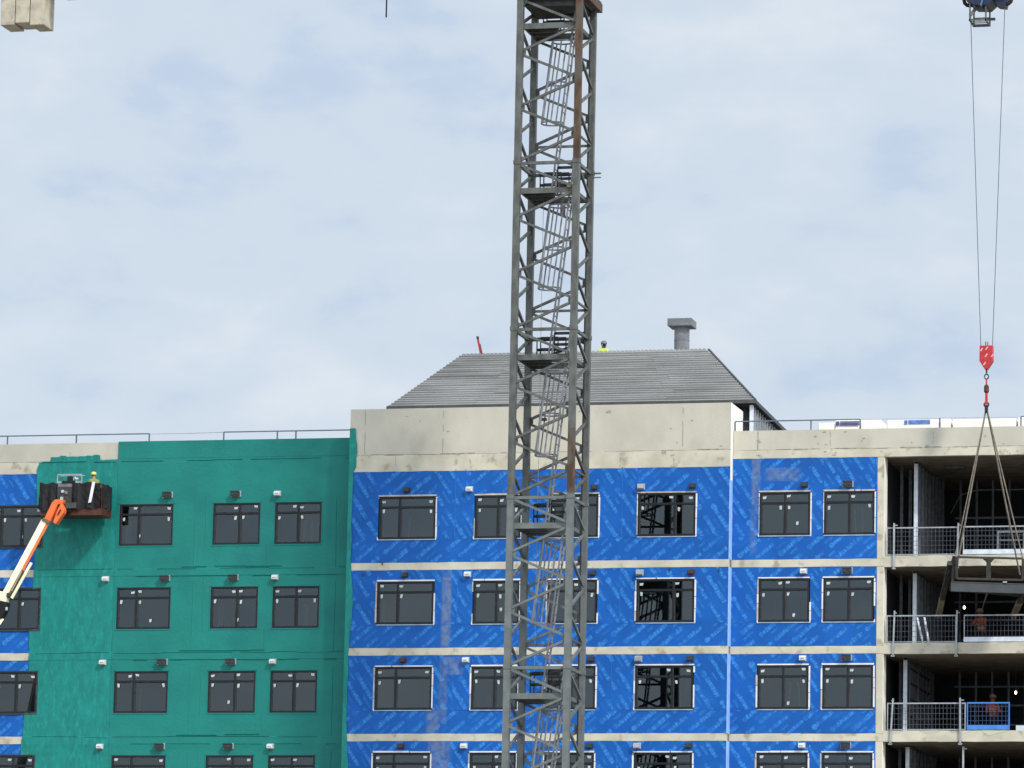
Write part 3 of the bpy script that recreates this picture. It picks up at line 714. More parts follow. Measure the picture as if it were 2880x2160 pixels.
# ------------------------------------------------------------------ people
def person(label, loc, rotz, arms, vest, hat, skin, lean=0., gloves=None):
    root = tag(empty('person', loc), label, 'person', 'workers on the site'); root.rotation_euler = (0, 0, rotz)
    bm = bmesh.new(); lay = bm.verts.layers.skin.verify(); V = {}
    def j(n, p, r, par=None):
        z = p[2]; y = p[1]-(lean*max(0, z-.95))
        v = bm.verts.new((p[0], y, z)); v[lay].radius = (r, r); V[n] = v
        if par: bm.edges.new((V[par], v))
    j('pelvis', (0, 0, .96), .135); V['pelvis'][lay].use_root = True
    j('waist', (0, 0, 1.12), .125, 'pelvis'); j('chest', (0, 0, 1.34), .15, 'waist'); j('neck', (0, 0, 1.49), .058, 'chest'); j('jaw', (0, -.02, 1.57), .072, 'neck'); j('skull', (0, -.005, 1.67), .088, 'jaw')
    j('nose', (0, -.105, 1.615), .014, 'jaw')
    for s, k in ((-1, 'l'), (1, 'r')):
        j(k+'hip', (s*.095, 0, .90), .098, 'pelvis'); j(k+'knee', (s*.11, -.02, .50), .062, k+'hip'); j(k+'ankle', (s*.115, .01, .10), .045, k+'knee'); j(k+'toe', (s*.125, -.17, .045), .04, k+'ankle')
        j(k+'sh', (s*.185, 0, 1.415), .07, 'chest')
        el, wr_ = arms[0 if s < 0 else 1]
        j(k+'el', el, .045, k+'sh'); j(k+'wr', wr_, .031, k+'el')
        d = (Vector(wr_)-Vector(el)).normalized(); sd = d.cross(Vector((0, 0, 1)))
        sd = sd.normalized() if sd.length > .05 else Vector((1, 0, 0)); up_ = sd.cross(d)
        pw = Vector(wr_)+d*.06; j(k+'palm', pw, .032, k+'wr')
        for q, ln in enumerate((.075, .085, .08, .06)):
            o_ = sd*(q-1.5)*.02; j(k+'f%d' % q, pw+d*.045+o_, .0095, k+'palm'); j(k+'g%d' % q, pw+d*(.045+ln*.6)+o_-up_*.015, .0085, k+'f%d' % q); j(k+'h%d' % q, pw+d*(.04+ln*.8)+o_-up_*.04, .0075, k+'g%d' % q)
        th = pw-d*.01+sd*.04*s; j(k+'t', th+d*.02, .011, k+'palm'); j(k+'t2', th+d*.055-up_*.01, .009, k+'t')
    me = bpy.data.meshes.new('body'); bm.to_mesh(me); bm.free()
    tmp = bpy.data.objects.new('body', me); COL.objects.link(tmp)
    tmp.modifiers.new('skin', 'SKIN').use_smooth_shade = True; sb = tmp.modifiers.new('sub', 'SUBSURF'); sb.levels = 1; sb.render_levels = 1
    dg = bpy.context.evaluated_depsgraph_get(); me2 = bpy.data.meshes.new_from_object(tmp.evaluated_get(dg)); bpy.data.objects.remove(tmp)
    me2.materials.clear()
    for x in (M['trous'], M[skin], vest): me2.materials.append(x)
    hands = [Vector(a[1]) for a in arms]
    for p in me2.polygons:
        c = p.center; cz = c.z; yy = c.y+lean*max(0, cz-.95)
        if cz > 1.50 or min((Vector((c.x, yy, cz))-h).length for h in hands) < .16: p.material_index = 1
        elif cz > .98: p.material_index = 2
        else: p.material_index = 0
        p.use_smooth = True
    put('body', me2, root)
    def L_(p): return (p[0], p[1]-lean*max(0, p[2]-.95), p[2])
    m = MB()      # helmet shell and brim
    c = L_((0, -.005, 1.69)); n = 14
    rings = [(0.118, -.02), (.115, .03), (.095, .075), (.06, .10), (.015, .11)]
    vs = []; fs = []
    for r_, h_ in rings:
        for i in range(n): vs.append((c[0]+r_*math.cos(2*math.pi*i/n), c[1]+r_*1.15*math.sin(2*math.pi*i/n), c[2]+h_))
    for q in range(len(rings)-1):
        for i in range(n): fs.append((q*n+i, q*n+(i+1) % n, (q+1)*n+(i+1) % n, (q+1)*n+i))
    fs.append(tuple(range((len(rings)-1)*n, len(rings)*n))); m.add(vs, fs)
    m.prism([(c[0]-.09, c[1]-.11, c[2]-.02), (c[0]+.09, c[1]-.11, c[2]-.02), (c[0]+.06, c[1]-.185, c[2]-.035), (c[0]-.06, c[1]-.185, c[2]-.035)], (0, 0, .012))
    m.build('helmet', hat, root, smooth=False)
    for s in (-1, 1):
        e_ = L_((s*.033, -.083, 1.635)); MB().box(e_[0]-.012, e_[0]+.012, e_[1]-.012, e_[1]+.004, e_[2]-.007, e_[2]+.007).build('eye', M['eye'], root)
        e_ = L_((s*.088, .0, 1.62)); MB().box(e_[0]-.012, e_[0]+.012, e_[1]-.015, e_[1]+.02, e_[2]-.03, e_[2]+.03).build('ear', M[skin], root, bevel=.006)
    e_ = L_((0, -.085, 1.565)); MB().box(e_[0]-.025, e_[0]+.025, e_[1]-.01, e_[1]+.004, e_[2]-.005, e_[2]+.005).build('mouth', M['eye'], root)
    # reflective bands on the vest
    m = MB()
    for zz, rr in ((1.10, .15), (1.24, .165)):
        vs = []; n = 12
        for h_ in (-.025, .025):
            for i in range(n):
                q = L_((rr*math.cos(2*math.pi*i/n)*1.15, rr*math.sin(2*math.pi*i/n), zz+h_)); vs.append(q)
        m.add(vs, [(i, (i+1) % n, n+(i+1) % n, n+i) for i in range(n)])
    m.build('vest_band', M['tag'], root)
    return root
BS = Vector((-.32, 1.3, .2))       # basket stands close to the wall
DOWN = (((-.27, .02, 1.14), (-.26, -.12, .90)), ((.27, .02, 1.14), (.26, -.12, .90)))
REACH = (((-.26, -.16, 1.22), (-.16, -.40, 1.22)), ((.26, -.16, 1.22), (.16, -.42, 1.26)))
WORK = (((-.27, -.06, 1.14), (-.12, -.30, 1.12)), ((.27, -.06, 1.14), (.12, -.30, 1.12)))
person('worker in yellow vest and grey cap behind the plant room ridge, near the chimney', (-.22, 12.3, RZ+.055), R(25), DOWN, M['hiviz'], M['ghat'], 'dskin')
person('worker in yellow helmet and dull yellow vest standing in the boom lift basket', (-15.66-.32, -1.2+1.3, 23.77+.2), R(215), WORK, M['olive'], M['yhat'], 'skin', lean=.22).scale = (.88, .88, .88)
person('worker in orange vest holding a line behind the mesh barrier under the crane platform', (15.05, 6.0, 19.251), R(-25), REACH, M['ovest'], M['what'], 'skin', lean=.1)
person('worker in orange top standing behind the blue barrier panel', (15.45, 6.1, 16.251), R(30), WORK, M['ovest'], M['what'], 'skin')

# ------------------------------------------------------------------ mesh guard rails of the open bays
def barrier(x0, x1, y, z0, z1, label, m, wire, pitch=.125, toe=None):
    o = tag(empty('mesh_barrier', (x0, y, z0)), label, 'barrier', 'mesh barriers across the open bays'); w = x1-x0; h = z1-z0
    f = MB(); f.box(0, w, -.018, .018, h-.045, h).box(0, w, -.018, .018, 0, .03).box(0, .035, -.017, .017, .03, h-.045).box(w-.035, w, -.017, .017, .03, h-.045); f.build('frame', m, o)
    q = MB(); n = int(w/pitch)
    for i in range(1, n): q.box(w*i/n-.006, w*i/n+.006, -.006, .006, .03, h-.045)
    n2 = int(h/(pitch*1.25))
    for i in range(1, n2): q.box(.035, w-.035, -.013, -.003, h*i/n2-.006, h*i/n2+.006)
    q.build('mesh_infill', wire, o, stuff=True)
    if toe: MB().box(0, w, -.02, -.002+.0, -.0, .16).build('toe_board', toe, o, (0, -.02, 0))
    return o
def clamp(x, y, z0, z1, label, lean=0.):
    o = tag(empty('barrier_post', (x, y, z0)), label, 'post', 'clamp posts on the slab edges'); h = z1-z0
    MB().bar((0, 0, 0), (lean, 0, h), .06, .05).build('upright', M['galv'], o)
    MB().box(-.06, .06, -.03, .03, -.03, .02).build('foot', M['galv'], o)
    MB().box(.03, .12, -.015, .015, h-.09, h-.06).build('hook', M['galv'], o)
    return o
YG = YR+.06
barrier(12.60, 15.06, YG, 22.27, 23.23, 'grey mesh barrier panel in the top open bay beside the column', M['galv'], M['mesh'])
barrier(15.24, 18.2, YG-.01, 22.27, 23.24, 'grey mesh barrier panel above the hanging platform in the top bay', M['galv'], M['mesh'], toe=M['stud'])
barrier(12.62, 15.02, YG, 19.27, 20.2, 'grey mesh barrier panel across loose studs in the second open bay', M['galv'], M['mesh'])
barrier(15.28, 18.2, YG-.01, 19.27, 20.2, 'grey mesh barrier panel in front of the worker in the orange vest', M['galv'], M['mesh'], toe=M['stud'])
barrier(12.66, 15.36, YG, 16.27, 17.2, 'grey mesh barrier panel in the third open bay beside the column', M['galv'], M['mesh'])
barrier(15.40, 16.86, YG, 16.27, 17.21, 'blue framed mesh barrier panel in the third open bay', M['bluerail'], M['bluemesh'], toe=M['bluerail'])
YP = YR-.035
clamp(12.87, YP, 21.80, 23.36, 'pale clamp post beside the column in the top open bay')
clamp(15.05, YP, 21.82, 23.34, 'pale clamp post between the panels of the top open bay', .04)
clamp(12.86, YP, 18.80, 20.34, 'pale clamp post beside the column in the second open bay', .05)
clamp(15.03, YP, 18.79, 20.34, 'pale clamp post left of the lit bulb in the second bay', .03)
clamp(12.79, YP, 15.79, 17.34, 'leaning clamp post beside the column in the third open bay', .09)
clamp(15.19, YP, 15.79, 17.35, 'pale clamp post next to the blue panel in the third bay', -.01)
clamp(15.25, YP+.3, 13.5, 15.72, 'thin upright pole in the lowest open bay below the third bay post', .0)
bl = tag(empty('site_box', (17.02, .8, 16.25)), 'small pale blue box at the slab edge right of the blue panel', 'box')
MB().box(0, .75, 0, .4, 0, .20).build('body', M['stud'], bl, bevel=.01); MB().box(.28, .5, -.004, 0, .06, .12).build('handle', M['ventdark'], bl)
st_ = tag(empty('steel_trestle', (16.08, 3.0, 22.251)), 'pale steel trestle behind the mesh in the top open bay at the right edge', 'trestle')
for x in (0, .9, 1.8):
    MB().bar((x, -.25, 0), (x, 0, 1.1), .06).build('leg', M['galv'], st_); MB().bar((x, .25, 0), (x, 0, 1.1), .06).build('leg', M['galv'], st_)
MB().box(-.05, 1.9, -.05, .05, 1.08, 1.15).build('top_beam', M['galv'], st_); MB().box(-.05, 1.9, -.03, .03, .80, .85).build('cross_bar', M['galv'], st_)
def bulb(x, y, z, ceil, label):
    o = tag(empty('work_lamp', (x, y, z)), label, 'lamp', 'lit bulbs in the open bays')
    b = MB(); n = 10; vs = []; fs = []
    for q in range(7):
        a = math.pi*q/6; 
        for i in range(n): vs.append((.04*math.sin(a)*math.cos(2*math.pi*i/n), .04*math.sin(a)*math.sin(2*math.pi*i/n), .06*math.cos(a)))
    for q in range(6):
        for i in range(n): fs.append((q*n+i, q*n+(i+1) % n, (q+1)*n+(i+1) % n, (q+1)*n+i))
    b.add(vs, fs); b.build('bulb', M['bulb'], o, smooth=True); MB().tube((0, 0, .06), (0, 0, .16), .03, 8).build('socket', M['ventdark'], o); MB().tube((0, 0, .16), (0, 0, ceil-z), .008, 5).build('cable', M['ventdark'], o)
bulb(14.75, 4., 20.86, 21.86, 'lit bulb hanging in the second open bay under the crane platform')
bulb(16.56, 4., 17.88, 18.86, 'lit bulb hanging in the third open bay at the right edge')

# ------------------------------------------------------------------ tower crane
TX, TY, HW = 2.54, -7.42, 1.015; JZ = 34.50; SL = 5.645
T = tag(empty('tower_crane', (TX, TY, 0)), 'tall weathered grey lattice tower crane standing in front of the blue building', 'crane')
LEG = .215; h_ = SL/6
def corner(k): return {'A': (-HW, -HW), 'C': (HW, -HW), 'B': (-HW, HW), 'D': (HW, HW)}[k]
def leg_mesh(k):
    x, y = corner(k); m = MB().box(-LEG/2, LEG/2, -LEG/2, LEG/2, -SL+.006, -.006); sx, sy = (1 if x < 0 else -1), (1 if y < 0 else -1)
    oddx, oddy = k in 'CB', k in 'AD'
    for i in range(7):
        z = min(max(-i*SL/6, -SL+.13), -.13); t = .11
        if (i % 2 == 1) == oddx: m.prism([(sx*(LEG/2-.01), -.012, z-t), (sx*(LEG/2+.10), -.012, z-t*.5), (sx*(LEG/2+.10), -.012, z+t*.5), (sx*(LEG/2-.01), -.012, z+t)], (0, .024, 0))
        if (i % 2 == 1) == oddy: m.prism([(-.012, sy*(LEG/2-.01), z-t), (-.012, sy*(LEG/2+.10), z-t*.5), (-.012, sy*(LEG/2+.10), z+t*.5), (-.012, sy*(LEG/2-.01), z+t)], (.024, 0, 0))
    return m.mesh('leg', M['crane'])
leg_me = {k: leg_mesh(k) for k in 'ABCD'}
def brace_mesh(p, q, w=.084): return MB().bar(p, q, w, w).mesh('brace', M['crane'])
faces = (('A', 'C', 0), ('C', 'D', 0), ('B', 'D', 1), ('A', 'B', 1))   # first corner even?  A/C front: A even, C odd
BR = []
for f, (p, q, ph) in enumerate(faces):
    (px, py), (qx, qy) = corner(p), corner(q)
    for i in range(6):
        ev = (i % 2 == 0)
        a_, b_ = ((px, py), (qx, qy)) if (ev != bool(ph)) else ((qx, qy), (px, py))
        z0 = -i*h_-.07; z1 = -(i+1)*h_+.07
        dx, dy = b_[0]-a_[0], b_[1]-a_[1]; l = math.hypot(dx, dy); ux, uy = dx/l, dy/l
        BR.append(brace_mesh((a_[0]+ux*.07, a_[1]+uy*.07, z0), (b_[0]-ux*.07, b_[1]-uy*.07, z1)))
hz = MB()
for p, q, _ in faces:
    (px, py), (qx, qy) = corner(p), corner(q); hz.bar((px, py, -.03), (qx, qy, -.03), .09, .10)
tie_me = [MB().bar((-HW, HW, -h_*5), (HW, HW, -h_*5), .07, .08).mesh('tie_beam', M['crane']), MB().bar((HW, -HW, -h_*5), (HW, HW, -h_*5), .06, .06).mesh('tie_beam', M['crane'])]
for p in 'ABCD':
    x, y = corner(p); hz.box(x-.125, x+.125, y-.125, y+.125, -.07, .07)
sec_me = hz.mesh('mast_section', M['crane'])
ZP = -.95
pl = MB(); pl.prism([(-.88, -.90, ZP), (.05, -.90, ZP), (.12, -.2, ZP), (-.05, .35, ZP), (-.15, .88, ZP), (-.88, .88, ZP)], (0, 0, .05))
plat_me = pl.mesh('platform', M['deckp'])
pb = MB(); pb.box(-.92, .92, -.96, -.90, ZP-.10, ZP+.09).box(-.92, .92, .88, .94, ZP-.10, ZP+.09).box(-.94, -.88, -.9, .88, ZP-.08, ZP+.05).box(.88, .94, -.9, .88, ZP-.08, ZP+.05)
for y in (-.3, .3): pb.box(-.88, .88, y-.03, y+.03, ZP-.08, ZP)
pbeam_me = pb.mesh('platform_beam', M['crane'])
rail_me = []
for x0, x1, y in ((-.55, .05, .80), (.15, .75, -.1), (-.7, .3, .90)):
    rl = MB()
    for x in (x0, x1): rl.bar((x, y, ZP+.05), (x, y, ZP+.95), .035, .035)
    for q in (.55, .93): rl.bar((x0, y, ZP+q), (x1, y, ZP+q), .06, .09)
    rail_me.append(rl.mesh('platform_rail', M['dark']))
def lpos(t): return Vector((-.02+.72*t, -.05+.1*t, ZP-SL+.05+(SL+.9)*t))       # ladder foot (lower platform) to head (through this one)
ld_ = MB(); lt = MB()
for s in (-1, 1): lt.bar(lpos(0)+Vector((0, .21*s, 0)), lpos(1)+Vector((0, .21*s, 0)), .045, .06)
for i in range(20):
    p = lpos((i+.5)/20); lt.bar(p+Vector((0, -.21, 0)), p+Vector((0, .21, 0)), .025, .025)
ladder_me = lt.mesh('ladder', M['ladder'])
cg = MB(); hoops = (.37, .58, .80)
def cpt(t, a): p = lpos(t); return p+Vector((-.36-.36*math.cos(a), .34*math.sin(a), -.0))
for t in hoops:
    n = 14; pts = [cpt(t, 2*math.pi*i/n) for i in range(n+1)]
    for a_, b_ in zip(pts[:-1], pts[1:]): cg.bar(a_, b_, .02, .05)
for a_ in (-1.7, -.8, .0, .8, 1.7): cg.bar(cpt(hoops[0], a_), cpt(hoops[-1], a_), .045, .045)
cage_me = cg.mesh('ladder_cage', M['ladder'])
for k in range(-1, 7):
    zj = JZ-SL*k
    sec = put('mast_section', sec_me, T, (0, 0, zj))
    low = k >= 2
    if low: override(sec, M['crane2'])
    for p in 'ABCD':
        x, y = corner(p); o = put('leg', leg_me[p], sec, (x, y, 0))
        if low: override(o, M['crane2'])
        if p == 'C' and k in (-1,): override(o, M['rust'])
    if zj < 8: continue
    for me in BR:
        o = put('brace', me, sec)
        if low: override(o, M['crane2'])
    o = put('platform', plat_me, sec); o2 = put('platform_beam', pbeam_me, sec)
    if low: override(o2, M['crane2'])
    [put('platform_rail', q_, sec) for q_ in rail_me]; [put('tie_beam', q_, sec) for q_ in tie_me]; put('ladder', ladder_me, sec); put('ladder_cage', cage_me, sec)
# rust-stained stretch of the front right leg, feed cable, clutter on the platforms
MB().box(HW-LEG/2-.003, HW+LEG/2+.003, -HW-LEG/2-.003, -HW+LEG/2+.003, 23.35, 25.5).build('rust_patch', M['rust'], T)
MB().tube((HW-.02, HW-.35, 8), (HW-.02, HW-.35, 40), .03, 6).build('power_cable', M['dark'], T)
MB().tube((-.55, HW-.2, 8), (-.55, HW-.2, 33.6), .008, 5).build('hand_line', M['galv'], T)
MB().box(.42, .62, .62, .72, JZ+ZP+.2, JZ+ZP+.75).box(.3, .75, .6, .64, JZ+ZP+.42, JZ+ZP+.5).build('chain_bag', M['yhat'], T)
MB().prism([(-.2, .5, JZ+ZP+.62), (.12, .5, JZ+ZP+.55), (-.02, .5, JZ+ZP+.30)], (0, .08, 0)).build('red_flag', M['ventred'], T)
MB().bar((HW+.05, HW, JZ-.02), (HW+.36, HW, JZ-.02), .09, .04).bar((HW+.05, HW, JZ-.16), (HW+.36, HW, JZ-.16), .06, .03).build('floodlight_bracket', M['crane'], T)
MB().box(.10, .26, .55, .66, ZP+JZ-.55, ZP+JZ-.2).build('junction_box', M['ladder'], T)
MB().bar((-.4, .2, 25.98-.0), (-.15, .2, 25.98), .12, .08).build('clip', M['rust'], T)
# slewing unit, jib and counter-jib (over the top of the frame)
ztop = JZ+SL
MB().box(-1.2, 1.25, -1.2, 1.2, ztop+.03, ztop+.30).box(-.9, .9, -.9, .9, ztop-.28, ztop+.03).build('slewing_frame', M['deckp'], T)
MB().tube((0, 0, ztop+.30), (0, 0, ztop+1.0), 1.05, 20).build('slewing_ring', M['crane'], T)
MB().box(HW+.06, HW+.26, -1.0, HW+.25, ztop-.05, ztop+.24).build('access_step', M['rust'], T)
ja = math.atan2(-1.5-TY, 16.3-TX); JB = 42.05
def jw(s_, l, z): return (s_*math.cos(ja)-l*math.sin(ja), s_*math.sin(ja)+l*math.cos(ja), z)
m = MB(); zt2 = JB+1.5
for l in (-.75, .75): m.bar(jw(-1.2, l, JB), jw(24, l, JB), .14, .14)
m.bar(jw(-1.2, 0, zt2), jw(24, 0, zt2), .16, .16)
for i in range(17):
    s0 = -1.0+1.45*i
    for l in (-.75, .75): m.bar(jw(s0, l, JB), jw(s0+.72, 0, zt2), .07); m.bar(jw(s0+.72, 0, zt2), jw(s0+1.45, l, JB), .07)
    m.bar(jw(s0, -.75, JB), jw(s0, .75, JB), .07); m.bar(jw(s0, -.75, JB), jw(s0+1.45, .75, JB), .05)
m.build('jib', M['tblue'], T)
m = MB()
for l in (-.6, .6): m.bar(jw(-1.2, l, JB+.2), jw(-19.5, l, JB+.2), .16, .3)
for i in range(12): m.bar(jw(-1.5-1.5*i, -.6, JB+.2), jw(-3-1.5*i, .6, JB+.2), .07)
m.build('counter_jib', M['tblue'], T)
m = MB(); m.bar(jw(-4.5, 0, ztop+1.), jw(1, 0, ztop+1.0), .1)
MB().box(-.8, .8, -.8, .8, ztop+1.0, zt2+.4).build('slewing_head', M['tblue'], T)
MB().tube((-5.46, -1.9, 39.45), (-5.46, -1.9, 42.2), .03, 6).build('hanging_rod', M['dark'], T)
for l in (-.45, .3): MB().box(*sorted((jw(-16.6, l, 0)[0], jw(-16.2, l, 0)[0])), jw(-16.4, l, 0)[1]-.25, jw(-16.4, l, 0)[1]+.25, 39.45, JB+.1).build('drop_bracket', M['dark'], T)
# counterweight
cwx, cwy = -14.0+.0, -14.0
cwt = tag(empty('crane_counterweight', (cwx, cwy, 38.4)), 'three tall pale concrete counterweight slabs hanging at the top left corner', 'counterweight', None)
for k, (dx, dz) in enumerate(((-.51, .0), (0.005, .06), (.52, -.03))):
    b = MB().box(-.245, .245, -.5, .5, 0, 3.9)
    o = b.build('slab', M['cw'], cwt, (dx, 0, dz), bevel=.02)
for k in range(3): MB().box(-.06, .06, -.7, .7, 3.75, 3.87).build('hanger', M['dark'], cwt, (-.51+.515*k, 0, .1))
# trolley
tr = tag(empty('crane_trolley', (16.3, -1.5, JB)), 'dark blue crane trolley with a small grey basket at the top right corner', 'trolley')
z0 = 41.0-JB
MB().box(-.72, .7, -.55, .55, z0+.15, z0+.62).prism([(-.72, -.55, .15+z0), (.35, -.55, .15+z0), (.05, -.55, -.12+z0), (-.40, -.55, -.10+z0)], (0, 1.1, 0)).prism([(.10, -.4, .15+z0), (.68, -.4, .15+z0), (.62, -.4, -.10+z0), (.36, -.4, -.06+z0)], (0, .8, 0)).build('carriage', M['tblue'], tr)
MB().bar((-.16, -.58, z0-.15), (.1, -.58, z0+.6), .12, .05).build('brace', M['tblue2'], tr)
for x in (-.62, .62): MB().ring((x, 0, z0+.2), .20, .07, 'y').build('sheave', M['dark'], tr)
MB().box(-.75, .75, -.75, -.6, z0+.62, z0+1.0).box(-.75, .75, .6, .75, z0+.62, z0+1.0).build('wheel_frame', M['tblue'], tr)
bk = MB(); zb = 40.36-JB
bk.box(-.58, .02, -.5, -.47, zb, zb+.06).box(-.58, .02, .47, .5, zb, zb+.06).box(-.58, -.53, -.5, .5, zb, zb+.06).box(-.03, .02, -.5, .5, zb, zb+.06)
for y in (-.25, 0., .25): bk.box(-.58, .02, y-.015, y+.015, zb+.01, zb+.04)
bk.box(-.58, .02, .44, .5, zb+.25, zb+.32)
for x, y in ((-.55, -.47), (0, -.47), (-.55, .47), (0, .47)): bk.bar((x, y, zb), (x, y, z0+.1), .05)
bk.bar((-.55, -.4, zb+.2), (-.25, -.2, z0), .1).bar((0, -.3, zb+.35), (-.15, -.2, z0), .1).box(-.04, .22, .2, .3, zb+.16, zb+.24)
bk.build('basket', M['crane'], tr)
# hook block with its two ropes
hb = tag(empty('hook_block', (16.31, -1.5, 28.3)), 'red crane hook block with pale stripes hanging against the sky', 'hook block')
for s in (-1, 1): MB().tube((.20*s, 0, .85), (.60*s-.02, 0, 12.8), .014, 6).build('rope', M['rope'], hb)
MB().prism([(-.225, -.11, .84), (.225, -.11, .84), (.235, -.11, .30), (.05, -.11, .02), (-.05, -.11, .02), (-.235, -.11, .32)], (0, .22, 0)).build('cheek_plates', M['red'], hb, bevel=.02)
MB().box(-.05, -.02, -.03, .03, .84, .98).box(.02, .05, -.03, .03, .84, .98).build('lug', M['red'], hb)
for x, z in ((-.16, .70), (.02, .74), (0., .50), (-.05, .22), (.21, .49)): MB().prism([(x-.06, -.116, z-.06), (x-.01, -.116, z-.06), (x+.06, -.116, z+.05), (x+.01, -.116, z+.05)], (0, .008, 0)).build('stripe', M['redwhite'], hb)
MB().tube((0, 0, .03), (0, 0, -.10), .03, 8).build('shank', M['plat'], hb); MB().ring((0, 0, -.22), .085, .025, 'y', sx=.8).build('shackle_ring', M['plat'], hb)
MB().tube((0, 0, -.30), (0, 0, -.52), .028, 8).build('link', M['red'], hb)
MB().tube((0, 0, -.50), (0, 0, -.56), .05, 10, .085).tube((0, 0, -.56), (0, 0, -.74), .085, 10).tube((0, 0, -.74), (0, 0, -.80), .085, 10, .04).build('swivel', M['odark'], hb)
MB().box(-.04, .04, -.05, .05, -1.10, -.79).box(-.06, .06, -.06, .06, -1.17, -1.09).build('hook', M['red'], hb)
# slings
ap = Vector((16.31, -1.5, 27.12)); sl = tag(empty('rigging_sling', ap), 'tan four-leg lifting sling from the red hook to the steel platform', 'sling')
MB().ring((0, 0, 0), .08, .025, 'y').build('master_link', M['plat'], sl)
FLp, FRp = Vector((15.30, -1.7, 21.93)), Vector((17.50, -1.02, 21.90)); RL, RRp = Vector((15.22, -.9, 21.55)), Vector((17.3, -.3, 21.45))
for q, m_ in ((FLp, 'sling'), (RL, 'sling'), (FRp, 'sling'), (RRp, 'sling')): MB().bar((0, 0, -.07), q-ap, .055, .03).build('leg', M[m_], sl)
MB().box(-.05, .05, -.06, .06, -.28, -.02).build('collar', M['dark'], sl)
# loading platform held by the crane
lp = tag(empty('loading_platform', (15.2, -1.7, 20.8)), 'dark steel crane loading platform hanging in front of the second open bay', 'loading platform')
o0 = Vector((15.2, -1.7, 20.8))
def V3(*p): return Vector(p)-o0
aL, aR = Vector((15.16, -1.7, 20.91)), Vector((17.60, -.95, 20.90))
MB().bar(aL-o0, aR-o0, .09, .30).build('front_channel', M['platg'], lp)
MB().bar(aL-o0+Vector((0, .02, -.15)), aR-o0+Vector((0, .02, -.15)), .16, .03).bar(aL-o0+Vector((0, .02, .15)), aR-o0+Vector((0, .02, .15)), .16, .03).build('channel_flange', M['platg'], lp)
r0, r1 = Vector((15.36, -1.68, 21.18)), Vector((17.5, -1.0, 21.19)); t0, t1 = Vector((15.36, -1.68, 21.91)), Vector((17.5, -1.0, 21.92))
MB().bar(r0-o0, r1-o0, .07, .07).build('lower_rail', M['plat'], lp); MB().bar(t0-o0, t1-o0, .06, .07).build('top_rail', M['plat'], lp)
mid0, mid1 = r0.lerp(r1, .48), t0.lerp(t1, .48)
MB().bar(mid0-o0, mid1-o0, .15, .06).build('post', M['plat'], lp)
MB().prism([mid1-o0+Vector((-.26, -.04, .02)), mid1-o0+Vector((.24, .02, .02)), mid1-o0+Vector((.07, 0, -.16)), mid1-o0+Vector((.07, 0, -.3)), mid1-o0+Vector((-.07, -.03, -.3)), mid1-o0+Vector((-.07, -.03, -.16))], (0, .05, 0)).build('gusset', M['plat'], lp)
MB().bar(r0-o0, t0-o0, .08).build('post', M['plat'], lp); MB().bar(r1-o0, t1-o0, .08).build('post', M['plat'], lp)
MB().bar(aL-o0+Vector((.06, .1, .1)), Vector((15.24, -1.55, 21.95))-o0, .09).build('post', M['plat'], lp)
MB().bar(Vector((15.02, -1.4, 21.35))-o0, Vector((15.25, -1.6, 21.95))-o0, .06).bar(Vector((15.12, -1.55, 21.65))-o0, Vector((15.36, -1.68, 21.7))-o0, .05).build('side_brace', M['plat'], lp)
bL0, bL1 = Vector((15.12, -1.6, 21.72)), Vector((14.30, 1.1, 20.22)); bR0, bR1 = Vector((17.62, -.75, 21.1)), Vector((16.84, 1.35, 20.22))
MB().bar(bL0-o0, bL0.lerp(bL1, .66)-o0, .17, .17).build('side_beam', M['plat'], lp); MB().bar(bL0.lerp(bL1, .66)-o0, bL1-o0, .18, .16).build('bearer', M['timber'], lp)
MB().bar(bR0-o0, bR0.lerp(bR1, .55)-o0, .15, .15).build('side_beam', M['plat'], lp); MB().bar(bR0.lerp(bR1, .55)-o0, bR1-o0, .18, .16).build('bearer', M['timber'], lp)
q4 = [aL+Vector((0, .06, .10)), aR+Vector((0, .06, .10)), bR0.lerp(bR1, .45)+Vector((0, 0, .05)), Vector((14.85, -.2, 20.95))]
MB().frustum([p-o0 for p in q4], [p-o0+Vector((0, 0, .05)) for p in q4]).build('deck', M['plat'], lp)
MB().box(0, .13, -.02, .03, 0, .035).build('tag_plate', M['tag'], lp, V3(16.86, -1.25, 21.08))
tg = tag(empty('tag_line', (16.0, .4, 21.0)), 'thin tag line from the steel platform down to the worker in orange', 'rope')
MB().bar((0.25, -.9, -.05), (-.32, 1.45, -.52), .03).build('strand', M['sling'], tg)

# ------------------------------------------------------------------ boom lift on the left
bl_ = tag(empty('boom_lift', (-26., -14., 0)), 'boom lift with cream and orange arm raising a black-tarped basket to the teal wall', 'boom lift')
o0 = Vector((-26., -14., 0))-BS
def q(*p): return Vector(p)-o0
bx0, bx1, by0, by1, bz0, bz1 = -17.16+.0, -14.86, -1.7, -.75, 23.70, 24.80
bx0 = -17.47; bx1 = -15.17
f = MB()
f.box(bx0, bx1, by0, by1, bz0, bz0+.07)
f.box(bx0, bx1, by0-.03, by0, bz0, bz0+.26).box(bx1, bx1+.03, by0, by1, bz0, bz0+.26)
f.build('basket_floor', M['odark'], bl_, -o0)
f = MB()
for x in (bx0+.03, -16.9, -16.1, bx1-.03):
    for y in (by0+.03, by1-.03): f.bar((x, y, bz0), (x, y, bz1), .045)
for z in (bz0+.16, bz1-.45, bz1):
    for y in (by0+.03, by1-.03): f.bar((bx0, y, z), (bx1, y, z), .045)
    for x in (bx0+.03, bx1-.03): f.bar((x, by0, z), (x, by1, z), .045)
f.build('basket_frame', M['odark'], bl_, -o0)
